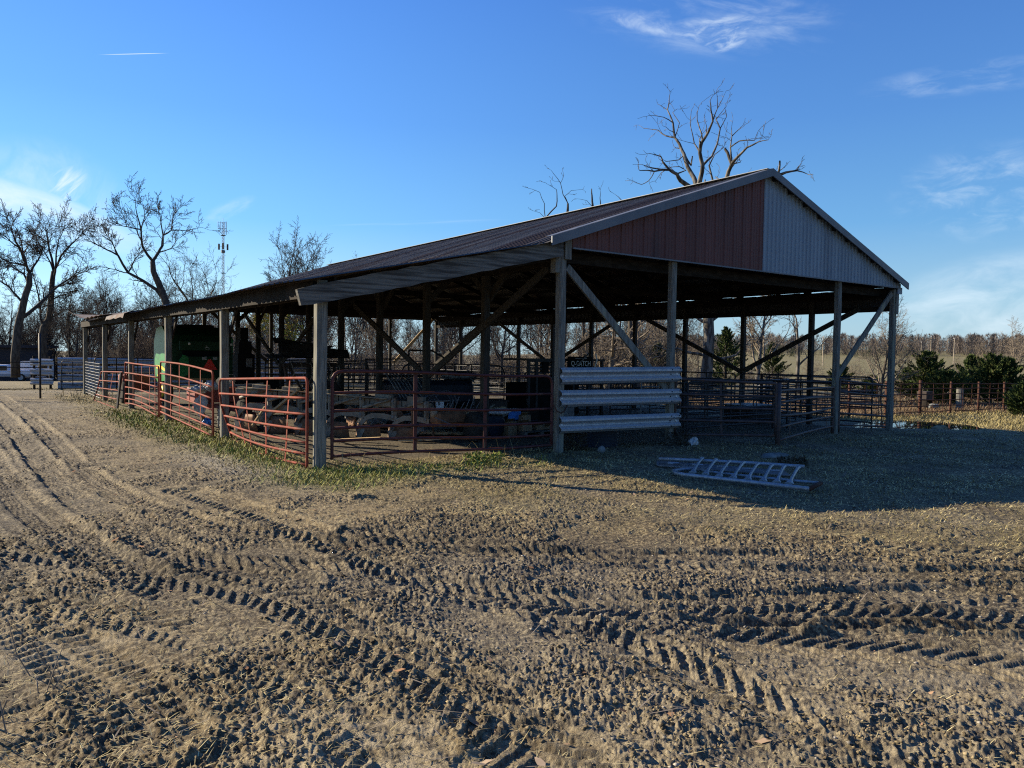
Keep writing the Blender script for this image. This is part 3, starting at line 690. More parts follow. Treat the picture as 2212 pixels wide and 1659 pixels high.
# sheet skirt under the right eave, ribs upright, a slit of daylight above it
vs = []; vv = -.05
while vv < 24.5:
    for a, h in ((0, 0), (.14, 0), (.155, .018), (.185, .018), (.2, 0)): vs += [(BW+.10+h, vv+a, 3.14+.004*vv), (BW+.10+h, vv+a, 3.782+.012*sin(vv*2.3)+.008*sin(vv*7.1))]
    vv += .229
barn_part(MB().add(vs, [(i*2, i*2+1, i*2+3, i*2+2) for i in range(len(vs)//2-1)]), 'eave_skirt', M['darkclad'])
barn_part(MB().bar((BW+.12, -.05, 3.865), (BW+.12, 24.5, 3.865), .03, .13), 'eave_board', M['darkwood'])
barn_part(MB().bar((BW-.02, -.0, 3.20), (BW-.02, 24.45, 3.24), .04, .14), 'girt', M['darkwood'])
barn_part(MB().bar((BW-.1, .05, 3.62), (BW-.1, 24.4, 3.62), .045, .25), 'eave_beam', M['darkwood'])
for s in (-.1, .1): barn_part(MB().bar((s, .0, 3.56), (s, 24.4, 3.56), .045, .26), 'eave_beam', M['darkwood'])
# purlins, rafters and tie beams
for u in list(np.arange(.3, 5.8, .61)) + list(np.arange(6.1, 11.8, .61)) + list(np.arange(-4.4, -.5, .62)):
    barn_part(MB().box((u-.019, -.2 if u > -.5 else -.1, roofz(u)-.115), (u+.019, 24.6, roofz(u)-.028)), 'purlin', M['darkwood'])
for i in range(11):
    v = i*S8+.09
    barn_part(MB().bar((-.1, v, roofz(-.1)-.21), (5.87, v, roofz(5.87)-.21), .04, .18), 'rafter', M['darkwood'])
    barn_part(MB().bar((5.88, v, roofz(5.88)-.21), (11.8, v, roofz(11.8)-.21), .04, .18), 'rafter', M['darkwood'])
    if i > 0 and i % 2 == 0: barn_part(MB().bar((-.1, v, 3.62), (11.8, v, 3.62), .04, .14), 'tie_beam', M['darkwood'])
    if i % 2 == 0 and i: barn_part(MB().bar((-4.7, v, roofz(-4.7)-.21), (-.05, v, roofz(-.43)-.19), .04, .17), 'rafter', M['darkwood'])
# braces
def brace(p, q, m=None, w=.045, h=.14):
    m = m or ('post' if abs(p[1]) < .1 and p[2] > 3.3 else 'post_shaded')
    barn_part(MB().bar(p, q, w, h), 'brace', M[m])
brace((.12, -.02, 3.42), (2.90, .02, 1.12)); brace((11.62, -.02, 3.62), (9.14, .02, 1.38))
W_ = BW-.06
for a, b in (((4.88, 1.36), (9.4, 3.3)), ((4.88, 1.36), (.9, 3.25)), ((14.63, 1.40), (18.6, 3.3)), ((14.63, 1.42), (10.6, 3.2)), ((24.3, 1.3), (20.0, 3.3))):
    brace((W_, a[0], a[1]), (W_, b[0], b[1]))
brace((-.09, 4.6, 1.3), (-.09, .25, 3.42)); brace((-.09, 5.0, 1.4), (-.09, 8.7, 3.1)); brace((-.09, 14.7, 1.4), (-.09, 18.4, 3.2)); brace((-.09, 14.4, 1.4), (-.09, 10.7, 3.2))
brace((.3, BL-.08, 3.5), (2.8, BL-.08, 1.3)); brace((11.5, BL-.08, 3.6), (9.2, BL-.08, 1.3), 'freshwood')
for i in range(11):
    v = i*S8
    if i in (1, 3, 5, 7, 9): brace((.09, v, 2.95), (.09, v+.62, 3.5)); brace((.09, v, 2.95), (.09, v-.62, 3.5))
    if i in (1, 2, 4, 6, 8): brace((0, v+.09, 2.95), (.7, v+.09, 3.62))
for i in range(1, 6): brace((LU+.09, i*S16, 2.1), (LU+.09, i*S16-.5, 2.62), 'darkwood', .04, .09)

# ------------------------------------------------------------------ gates
def lerp3(a, b, t): return tuple(a[k]+(b[k]-a[k])*t for k in range(3))
def gate(name, label, Lp, Rp, stays, m, r=.021, bow=None, group=None, cat='gate', stay_w=.045, feet=(0, 0), corner=.10, wide=None):
    """tube gate: Lp, Rp are the ends of its rails from the top one down"""
    bow = bow or (lambda t, k: (0, 0, 0))
    loc = ((Lp[-1][0]+Rp[-1][0])/2, (Lp[-1][1]+Rp[-1][1])/2, gz((Lp[-1][0]+Rp[-1][0])/2, (Lp[-1][1]+Rp[-1][1])/2))
    g = thing(name, loc, label, cat, group)
    def pt(t, k):
        p = Vector(lerp3(Lp[k], Rp[k], t)); return p + Vector(bow(t, k/(len(Lp)-1)))
    def pts(k, a=0., b=1., n=10): return [pt(a+(b-a)*i/n, k) for i in range(n+1)]
    top = pts(0); nb = len(Lp)-1; d = (top[-1]-top[0]).normalized()
    stl = [pt(0, k) for k in range(nb, 0, -1)]; sr = [pt(1, k) for k in range(1, nb+1)]
    if feet[0]: stl = [stl[0]-Vector((0, 0, feet[0]))] + stl
    if feet[1]: sr = sr + [sr[-1]-Vector((0, 0, feet[1]))]
    def corner_pts(c, a, b):
        a_ = c+(a-c).normalized()*corner; b_ = c+(b-c).normalized()*corner
        return [a_.lerp(c, t).lerp(c.lerp(b_, t), t) for t in (0, .25, .5, .75, 1)]
    path = stl + corner_pts(top[0], stl[-1], top[1]) + top[1:-1] + corner_pts(top[-1], top[-2], sr[0]) + sr
    MB().tube(path, r, 10).build('frame', m, g, True)
    for k in range(1, nb+1): MB().tube(pts(k), r*.93, 8).build('rail', m, g, True)
    for s in stays:
        s0, s1 = s if hasattr(s, '__len__') else (s, s)
        sm = MB(); ks = list(range(nb+1))
        for a_, b_ in zip(ks[:-1], ks[1:]):
            p = pt(s0+(s1-s0)*a_/nb, a_); q = pt(s0+(s1-s0)*b_/nb, b_)
            off = Vector((-d.y, d.x, 0))*(r*1.05)
            sm.bar(p+off, q+off, stay_w, .007, up=(off.x, off.y, 0))
        sm.build('stay', m, g)
    return g
def zs(u, v, zl): return [((u[k] if hasattr(u, '__len__') else u), (v[k] if hasattr(v, '__len__') else v), z) for k, z in enumerate(zl)]
XG = 'red tube gates down the left side'
gate('tube_gate', 'bent faded red gate between the two nearest left posts, its lower corner pushed in', zs([-4.75, -4.75, -4.72, -4.66, -4.60, -4.55, -4.50], 4.66, [1.25, .97, .74, .53, .36, .20, .06]),
     zs(-4.75, .09, [1.42, 1.12, .88, .65, .46, .29, .13]), [(.17, .27), (.36, .37), (.60, .58), (.83, .79)], M['gatered'], group=XG, bow=lambda t, k: (-.10*sin(pi*t)*k, 0, -.05*sin(pi*t)*k*k), feet=(0, .05))
gate('tube_gate', 'straight tall faded red gate in front of the green machine', zs(-4.76, 9.86, [1.51, 1.22, .985, .765, .575, .40, .26]), zs(-4.76, 5.10, [1.38, 1.07, .84, .61, .43, .26, .09]),
     [.21, .39, .58, .78], M['gatered'], group=XG, bow=lambda t, k: (0, 0, .04*sin(pi*t)*(1-k)), feet=(.1, 0))
gate('tube_gate', 'sagging faded red gate second from the far end, lower rails bowed', zs(-4.77, 14.62, [1.42, 1.11, .89, .68, .48, .33, .19]), zs(-4.77, 10.02, [1.39, 1.11, .875, .65, .465, .29, .15]),
     [.30, .58, .78, .90], M['gatered'], group=XG, bow=lambda t, k: (-.06*sin(pi*t), 0, .09*sin(pi*t*1.1)*k))
gate('tube_gate', 'low leaning weathered red gate farthest along the left side', zs([-4.78, -4.82, -4.86, -4.9, -4.95], [19.1, 19.2, 19.3, 19.45, 19.6], [1.03, .72, .46, .22, .02]),
     zs([-4.80, -4.84, -4.88, -4.92, -4.98], 14.85, [1.12, .82, .56, .29, .03]), [(.16, .30), (.55, .60)], M['gatered'], r=.019, group=XG)
solo(MB().bar((-4.98, 14.72, -.05), (-4.86, 14.78, 1.12), .05, .05), 'stake', M['blackpipe'], (-4.98, 14.72, gz(-4.98, 14.72)), 'thin dark steel stake holding the end of the low leaning red gate', 'stake')
gate('tube_gate', 'wide dark red six-rail gate across the front of the lean-to', zs(-4.42, -.05, [1.52, 1.20, .93, .67, .48, .25]), zs(-.21, -.05, [1.43, 1.11, .84, .59, .36, .18]),
     [.335, .655], M['gatedark'], r=.025, corner=.16, stay_w=.065, feet=(.04, 0), bow=lambda t, k: (0, -.02*sin(pi*t), .015*sin(2*pi*t)))
GB = 'brown pipe gates at the right front of the barn'
gate('pipe_gate', 'brown pipe gate swung out from the guard rails to a steel post', zs(3.22, .08, [1.35, 1.03, .76, .49, .19]), zs(4.86, -1.2, [1.28, 1.01, .75, .48, .20]), [(.45, .47)], M['gatebrown'], r=.03, group=GB, corner=.05)
gate('pipe_gate', 'brown pipe gate angled back from the steel post to a wooden post', zs(4.98, -1.2, [1.13, .88, .61, .365, .09]), zs(8.93, -.03, [1.10, .845, .60, .36, .12]), [.2, .9], M['gatebrown'], r=.03, group=GB, corner=.05,
     bow=lambda t, k: (0, 0, .05*sin(pi*t)*sin(k*9)), feet=(0, .2))
solo(MB().tube([(4.92, -1.22, -.4), (4.92, -1.22, 1.30)], .05, 12), 'steel_post', M['gatebrown'], (4.92, -1.22, gz(4.92, -1.22)), 'brown steel pipe post where the two brown gates meet', 'post', smooth_=True)
gate('pipe_gate', 'narrow brown pipe gate between the two rightmost wooden posts', zs(9.5, .15, [1.27, .97, .68, .42, .12]), zs(12.22, .2, [1.07, .78, .53, .22, -.06]), [(.52, .5), (.8, .83)], M['gatebrown'], r=.03, group=GB, corner=.05, feet=(.2, .15))

# ------------------------------------------------------------------ guard rails bolted across the gable posts
def wbeam(u0, u1, z0, z1, v=-.085):
    prof = [(0, .155), (.02, .150), (.08, .105), (.083, .070), (.022, .022), (.018, 0), (.022, -.022), (.083, -.070), (.08, -.105), (.02, -.150), (0, -.155)]
    vs = []; fs = []; n = len(prof)
    for (u, z) in ((u0, z0), (u1, z1)):
        for (a, h) in prof: vs.append((u, v-a, z+h))
    for i in range(n-1): fs.append((i, n+i, n+i+1, i+1))
    b = len(vs)
    for (u, z) in ((u0, z0), (u1, z1)):
        for (a, h) in prof: vs.append((u, v-a+.004, z+h))
    for i in range(n-1): fs.append((b+i, b+i+1, b+n+i+1, b+n+i))
    return MB().add(vs, fs)
for nm, z0, z1 in (('topmost', 1.43, 1.455), ('middle', 1.02, 1.00), ('lowest', .535, .50)):
    g = thing('guard_rail', (1.5, -.09, (z0+z1)/2), '%s of the three galvanised guard rails bolted to the gable posts' % nm, 'guard rail', 'guard rails on the gable posts')
    wbeam(-.07, 3.13, z0, z1).build('beam', M['galv'], g)
    bz = lambda u: z0+(z1-z0)*(u+.07)/3.2
    for u in (-.02, 3.04): MB().lathe((u, -.10, bz(u)), [(.022, 0), (.022, -.014), (.012, -.024), (.004, -.026)], 10, 'y').build('bolt', M['white'], g, True)
    sm = MB()
    for u, dz in ((2.86, .0), (3.08, .11), (2.84, .10), (3.08, -.11), (2.84, -.10)): sm.lathe((u, -.102 if abs(dz) < .01 else -.158, bz(u)+dz), [(.012, 0), (.012, -.016)], 8, 'y')
    sm.build('bolt_slot', M['black'], g)
# chain from the front gate to the corner post
solo(MB().tube([(-.22, -.10, .92), (-.16, -.14, .80), (-.08, -.16, .76), (.0, -.16, .80), (.06, -.16, .90)], .012, 6), 'chain', M['rust'], (-.1, -.14, .8), 'rusty chain tying the front gate to the gable corner post', 'chain', smooth_=True)

# ------------------------------------------------------------------ pipe panels standing inside and beside the barn
def panel(p0, p1, z0, z1, nr, ns, m, label, r=.021, group='pipe panels inside the barn', mesh=0, corner=.14):
    g0, g1 = gz(*p0), gz(*p1); Lp = [(p0[0], p0[1], g0+z1+(z0-z1)*k/(nr-1)) for k in range(nr)]; Rp = [(p1[0], p1[1], g1+z1+(z0-z1)*k/(nr-1)) for k in range(nr)]
    return gate('stock_fence', label, Lp, Rp, [(i+1)/(ns+1) for i in range(ns)], m, r, group=group, cat='fence', feet=(z0-.02, z0-.02), corner=corner)
K = M['blackpipe']
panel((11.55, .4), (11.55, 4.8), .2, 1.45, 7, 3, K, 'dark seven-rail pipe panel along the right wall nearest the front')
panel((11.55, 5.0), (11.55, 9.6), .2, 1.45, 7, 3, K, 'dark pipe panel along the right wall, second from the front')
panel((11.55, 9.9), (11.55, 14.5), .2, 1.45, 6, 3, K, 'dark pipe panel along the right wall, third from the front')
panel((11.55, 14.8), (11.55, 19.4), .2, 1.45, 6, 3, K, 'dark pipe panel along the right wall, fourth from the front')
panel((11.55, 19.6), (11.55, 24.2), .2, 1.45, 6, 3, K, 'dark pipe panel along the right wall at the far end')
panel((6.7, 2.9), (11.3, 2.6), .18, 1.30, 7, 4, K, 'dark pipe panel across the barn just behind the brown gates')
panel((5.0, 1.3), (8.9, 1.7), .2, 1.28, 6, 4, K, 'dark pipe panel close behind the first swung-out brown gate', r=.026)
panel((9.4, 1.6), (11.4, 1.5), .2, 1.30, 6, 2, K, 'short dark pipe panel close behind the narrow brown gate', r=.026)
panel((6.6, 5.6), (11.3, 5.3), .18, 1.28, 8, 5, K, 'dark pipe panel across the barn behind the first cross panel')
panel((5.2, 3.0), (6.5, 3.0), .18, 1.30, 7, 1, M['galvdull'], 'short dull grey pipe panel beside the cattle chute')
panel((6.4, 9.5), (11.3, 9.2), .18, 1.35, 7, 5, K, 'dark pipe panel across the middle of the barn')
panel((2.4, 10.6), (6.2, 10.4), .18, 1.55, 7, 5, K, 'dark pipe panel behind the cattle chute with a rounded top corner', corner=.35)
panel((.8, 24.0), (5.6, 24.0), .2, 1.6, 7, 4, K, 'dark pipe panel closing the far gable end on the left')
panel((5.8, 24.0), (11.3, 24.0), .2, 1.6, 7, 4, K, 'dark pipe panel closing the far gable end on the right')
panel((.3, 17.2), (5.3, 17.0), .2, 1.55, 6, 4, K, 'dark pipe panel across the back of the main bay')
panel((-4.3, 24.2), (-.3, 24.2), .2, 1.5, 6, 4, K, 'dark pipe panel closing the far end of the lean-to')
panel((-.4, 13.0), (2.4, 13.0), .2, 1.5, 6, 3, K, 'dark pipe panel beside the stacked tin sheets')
panel((14.6, 6.0), (22.3, 6.0), .25, 1.45, 6, 5, K, 'long rounded pipe panel outside the right wall of the barn', r=.026, group='pipe panels outside the barn', corner=.3)
panel((13.0, 4.0), (17.5, 8.5), .25, 1.30, 6, 4, M['galvdull'], 'grey pipe panel set slantwise outside the right wall', group='pipe panels outside the barn')

# ------------------------------------------------------------------ galvanised head gate lying on the ground
hg = thing('head_gate', (.6, -3.6, gz(.6, -3.6)), 'grey galvanised head gate with eight flared bars lying on the ground', 'head gate')
def gp(x, y, h): return (x, y, gz(x, y)+h)
def tb_(pts_, r, n=10): return MB().tube(pts_, r, n)
tb_([(.06, -3.15, .11), (-.1, -3.07, .11), (-.37, -3.13, .12), (-.52, -3.30, .12), (-.53, -3.47, .12), (-.42, -3.85, .12), (-.25, -4.39, .12), (-.04, -5.14, .12)], .030).build('frame_pipe', M['galvlight'], hg, True)
tb_([(-.04, -5.14, .12), (.57, -4.92, .11)], .031).build('frame_pipe', M['rust'], hg, True, label='rust-stained end pipe')
tb_([(.57, -4.90, .11), (.42, -4.59, .11), (.22, -4.04, .11), (.09, -3.54, .11), (.06, -3.15, .11)], .022).build('frame_pipe', M['galvlight'], hg, True)
tb_([(.15, -2.34, .17), (.56, -2.82, .17), (1.04, -3.43, .17), (1.25, -3.80, .17), (1.42, -4.12, .17)], .030).build('frame_pipe', M['galvlight'], hg, True)
BT = [(-.30, -3.42), (-.27, -3.63), (-.235, -3.84), (-.18, -4.04), (-.13, -4.25), (-.06, -4.45), (.03, -4.60), (.08, -4.76)]
TP = [(.58, -2.86), (.63, -3.09), (.68, -3.31), (.78, -3.50), (.82, -3.72), (.87, -3.93), (.93, -4.10), (1.02, -4.28)]
for (x0, y0), (x1, y1) in zip(BT, TP):
    a = Vector((x0, y0, .125)); b = Vector((x1, y1, .215)); d = (b-a).normalized(); s = d.cross(Vector((0, 0, 1))).normalized(); vs = []; fs = []
    wd = [(0, .060), (.06, .050), (.14, .028), (.3, .022), (.7, .022), (.9, .026), (1, .036)]
    for (q, w) in wd:
        c = a.lerp(b, q) + Vector((0, 0, .012*sin(pi*q)))
        for (x, z) in ((-1, 0), (-.5, .02), (.5, .02), (1, 0), (.5, -.015), (-.5, -.015)): vs.append(c + s*x*w + Vector((0, 0, z)))
    for j in range(len(wd)-1):
        for k in range(6): fs.append((j*6+k, j*6+(k+1) % 6, j*6+6+(k+1) % 6, j*6+6+k))
    fs += [tuple(range(5, -1, -1)), tuple(range(len(vs)-6, len(vs)))]
    MB().add(vs, fs).build('bar', M['galvlight'], hg)
h2 = thing('pipe_gate', (1.1, -2.9, gz(1.1, -2.9)), 'grey pipe gate half hidden beneath the flared-bar head gate', 'gate')
for k in range(4):
    a = Vector(gp(.42, -2.06, .07)).lerp(Vector(gp(.12, -2.36, .06)), k/3.); b = a + Vector((.95, -1.75, 0)); b.z = gz(b.x, b.y)+.06
    MB().tube([a, a.lerp(b, .5), b], .022, 8).build('rail', M['galvdull'], h2, True)
MB().tube([gp(.42, -2.06, .06), gp(.12, -2.36, .06)], .024, 8).build('stile', M['galvdull'], h2, True)
for k in range(5):
    c = Vector(gp(.50+.19*k, -2.45-.34*k, .07)); MB().tube([c, c+Vector((-.10, .14, 0))], .03, 8).build('sleeve', M['galv'], h2, True)

# ------------------------------------------------------------------ small things by the gable posts
solo(MB().blob((.75, -.35, gz(.75, -.35)+.06), (.085, .07, .075), 4, .2, 14, 9), 'rock', M['stone'], (.75, -.35, gz(.75, -.35)), 'pale rounded rock in the shade in front of the guard rails', 'rock', smooth_=True)
solo(MB().blob((3.32, -2.27, gz(3.3, -2.27)+.02), (.42, .2, .06), 9, .2, 16, 8), 'stone_slab', M['stone'], (3.32, -2.27, gz(3.32, -2.27)), 'flat grey stone slab half sunk in the shaded mud', 'stone', smooth_=True)
solo(MB().blob((3.40, -.28, .05), (.11, .08, .08), 21, .6, 14, 9), 'plastic_bag', M['plastic'], (3.48, -.26, gz(3.48, -.26)), 'crumpled white plastic bag at the foot of a gable post', 'bag')
tb = thing('ribbed_tub', (1.5, .62, gz(1.5, .62)), 'dark blue ribbed tub behind the lowest guard rail', 'tub')
pr = []
for k in range(15): pr += [(.43+.008*(k % 2), k*.028), (.43+.008*(k % 2), k*.028+.022)]
MB().lathe((1.5, .62, gz(1.5, .62)), pr, 28).build('wall', M['drum'], tb); MB().lathe((1.5, .62, gz(1.5, .62)+.42), [(.42, 0), (.46, .005), (.46, .03), (.41, .035)], 28).build('rim', M['drum'], tb, True)
# ------------------------------------------------------------------ green round baler under the lean-to
V0 = 15.6
bl = thing('round_baler', (-2.2, V0+1.2, gz(-2.2, V0)), 'green round baler seen from behind with an orange slow-vehicle triangle on its gate', 'baler')
def plate(poly, u, t, m, name, par, label=None):       # outline in (v, z), standing at u
    return MB().prism([(a, b) for a, b in poly], (u, 0, 0), (0, 1, 0), (0, 0, 1), (1, 0, 0), t).build(name, m, par, label=label)
b0, b1 = -3.26, -1.30
plate([(V0+.5, .80), (V0+1.9, .72), (V0+2.15, 1.2), (V0+2.1, 2.1), (V0+1.7, 2.55), (V0+.9, 2.60), (V0+.4, 2.35), (V0+.25, 1.5)], b0-.10, .06, M['green'], 'side_panel', bl)
plate([(V0+.2, .80), (V0+1.9, .72), (V0+2.1, 2.1), (V0+1.7, 2.45), (V0+.8, 2.5), (V0+.2, 2.2)], b1-.02, .06, M['green'], 'side_panel', bl)
MB().prism([(V0+.10, .95), (V0+2.0, .75), (V0+2.1, 2.1), (V0+1.6, 2.58), (V0+.75, 2.60), (V0+.30, 2.3), (V0+.16, 2.02), (V0+.14, 1.66)], (b0-.03, 0, 0), (0, 1, 0), (0, 0, 1), (1, 0, 0), b1-b0).build('body', M['darkgreen'], bl)
# roof silhouette steps down at the right
MB().box((b0+.45, V0+.3, 2.55), (b1-.55, V0+1.6, 2.66)).build('top_cover', M['black'], bl, bevel=.03)
MB().box((b0+.25, V0+.02, 1.80), (b1-.12, V0+.16, 2.12)).build('upper_gate', M['darkgreen'], bl, bevel=.02)
MB().box((b0+.35, V0+.06, 1.60), (b1-.10, V0+.13, 1.80)).build('recess', M['black'], bl)
lg = MB().prism([(b0+.30, .92), (b1+.12, .85), (b1+.22, 1.1), (b1+.22, 1.5), (b1+.02, 1.62), (b0+.30, 1.60)], (0, V0+.10, 0), (1, 0, 0), (0, 0, 1), (0, -1, 0), .16).build('lower_gate', M['darkgreen'], bl)
MB().prism([(b0+.24, .88), (b0+.50, 1.02), (b0+.50, 1.60), (b0+.34, 1.66), (b0+.24, 1.5)], (0, V0-.05, 0), (1, 0, 0), (0, 0, 1), (0, -1, 0), .05).build('gate_side_fin', M['green'], bl)
tc_ = b0+1.17
MB().prism([(tc_-.24, 1.17), (tc_+.24, 1.17), (tc_+.03, 1.52), (tc_-.03, 1.52)], (0, V0-.062, 0), (1, 0, 0), (0, 0, 1), (0, -1, 0), .006).build('warning_triangle', M['smv'], bl)
for du in (-.17, .17): MB().box((tc_+du-.07, V0-.066, 1.50), (tc_+du+.07, V0-.061, 1.60)).build('reflector', M['galv'], bl)
for du in (-.62, .72): MB().lathe((tc_+du, V0+.02, 2.02), [(.04, 0), (.04, -.02), (.02, -.03)], 12, 'y').build('lamp', M['white'], bl)
# leaping-deer badge, a few strokes of paint
em = MB(); e0 = (tc_-.05, V0+.016, 1.90)
em.prism([(-.07, .02), (-.02, .035), (.03, .02), (.07, -.02), (.06, -.03), (.02, .0), (-.05, -.005), (-.08, -.03)], e0, (1, 0, 0), (0, 0, 1), (0, -1, 0), .004)
em.prism([(-.03, .035), (-.055, .09), (-.045, .09), (-.01, .04)], e0, (1, 0, 0), (0, 0, 1), (0, -1, 0), .004)
em.prism([(-.07, -.055), (.07, -.055), (.07, -.065), (-.07, -.065)], e0, (1, 0, 0), (0, 0, 1), (0, -1, 0), .004)
em.build('badge', M['galv'], bl)
st = MB().prism([(V0+.36, 1.10), (V0+.9, 1.17), (V0+1.7, 1.18), (V0+1.7, 1.30), (V0+.9, 1.28), (V0+.34, 1.17)], (b0-.101, 0, 0), (0, 1, 0), (0, 0, 1), (-1, 0, 0), .004).build('stripe', M['yellow'], bl)
MB().prism([(V0+1.55, .98), (V0+1.15, .98), (V0+1.15, .93), (V0+1.27, .82), (V0+1.36, .82), (V0+1.28, .93), (V0+1.55, .93)], (b0-.101, 0, 0), (0, 1, 0), (0, 0, 1), (-1, 0, 0), .004).build('number_decal', M['yellow'], bl)
for u in (b0+.1, b1-.15):
    w = MB().lathe((u, V0+1.15, .42), [(.12, -.13), (.38, -.13), (.43, -.08), (.43, .08), (.38, .13), (.12, .13)], 26, 'x').build('wheel', M['rubber'], bl, True)
    MB().lathe((u, V0+1.15, .42), [(.19, -.10), (.2, -.14), (.06, -.15)], 20, 'x').build('rim', M['yellow'], w, True)
MB().bar((b0+.2, V0+2.0, .7), (-2.2, V0+3.6, .45), .12, .12).build('tongue', M['green'], bl)
# ------------------------------------------------------------------ rusty old implement beyond the bowed gate
ri = thing('rusty_implement', (-3.9, 17.8, gz(-3.9, 17.8)), 'rusty brown box implement with a tyre behind the bowed red gate', 'implement')
MB().box((-4.35, 17.6, .45), (-3.5, 18.5, .95)).build('box', M['planter'], ri, bevel=.03)
MB().lathe((-4.30, 17.55, .38), [(.15, -.1), (.36, -.1), (.38, 0), (.36, .1), (.15, .1)], 22, 'x').build('wheel', M['rubber'], ri, True)
MB().tube([(-4.2, 17.6, .95), (-4.2, 17.6, 1.25), (-3.8, 17.6, 1.3)], .03, 8).build('pipe', M['rust'], ri, True)

# ------------------------------------------------------------------ red planter with bags behind the tall gate
pt_ = thing('planter', (-4.1, 8.4, gz(-4.1, 8.4)), 'worn red planter standing behind the straight tall gate', 'planter')
MB().box((-4.42, 7.9, .58), (-3.35, 8.7, .92)).build('hopper', M['planter'], pt_, bevel=.02)
MB().bar((-4.5, 7.75, .52), (-2.7, 7.75, .52), .10, .10).build('toolbar', M['planter'], pt_)
MB().bar((-4.45, 8.9, .88), (-2.6, 8.6, .98), .05, .05).build('rail', M['galvdull'], pt_)
MB().bar((-4.0, 7.7, .5), (-3.3, 7.0, .35), .07, .07).build('arm', M['planter'], pt_)
for u in (-4.25, -3.75, -3.2): MB().bar((u, 7.9, .55), (u+.05, 8.0, .05), .05, .08).build('leg', M['plowrust'], pt_)
for u, v in ((-3.95, 7.45), (-3.0, 7.4)):
    MB().lathe((u, v, .24), [(.05, .03), (.30, .012), (.30, -.012), (.05, -.03)], 26, 'x').build('disc', M['galvdull'], pt_, True)
    MB().bar((u, v, .24), (u+.1, v+.45, .55), .05, .05).build('disc_arm', M['planter'], pt_)
MB().tube([(-3.6, 7.6, .55), (-3.4, 7.5, .8), (-3.0, 7.6, .9), (-2.8, 7.7, .6)], .012, 6).build('cable', M['galvdull'], pt_, True)
for i, (c, r_, sd) in enumerate([((-4.38, 7.86, .90), (.20, .14, .08), 3), ((-4.06, 7.9, .97), (.17, .13, .10), 5), ((-4.34, 7.72, .52), (.14, .05, .22), 8), ((-3.72, 7.95, 1.0), (.14, .12, .07), 12), ((-3.9, 7.35, .10), (.12, .10, .08), 15)]):
    solo(MB().blob(c, r_, sd, .4, 14, 9), 'feed_bag', M['plastic'], (c[0], c[1], c[2]-r_[2]), ['crumpled white bag at the left end of the red planter', 'white bag lying on top of the red planter hopper', 'torn white bag hanging down the front of the red planter', 'small white bag on the right end of the red planter', 'white scrap of bag on the ground below the red planter'][i], 'bag', 'white bags on the red planter')
solo(MB().blob((-4.30, 7.3, .18), (.10, .06, .08), 31, .5), 'plastic_scrap', M['blueplastic'], (-4.30, 7.3, .1), 'bright blue plastic scrap under the red planter', 'scrap')
bu = thing('bucket', (-3.55, 8.15, .92), 'white plastic bucket standing on the red planter', 'bucket')
MB().lathe((-3.55, 8.15, .92), [(.10, 0), (.13, .22), (.14, .22), (.14, .235), (.12, .235)], 18).build('pail', M['plastic'], bu, True)
MB().tube([(-3.69, 8.15, 1.14), (-3.62, 8.10, 1.24), (-3.48, 8.10, 1.24), (-3.41, 8.15, 1.14)], .004, 5).build('handle', M['wire'], bu)

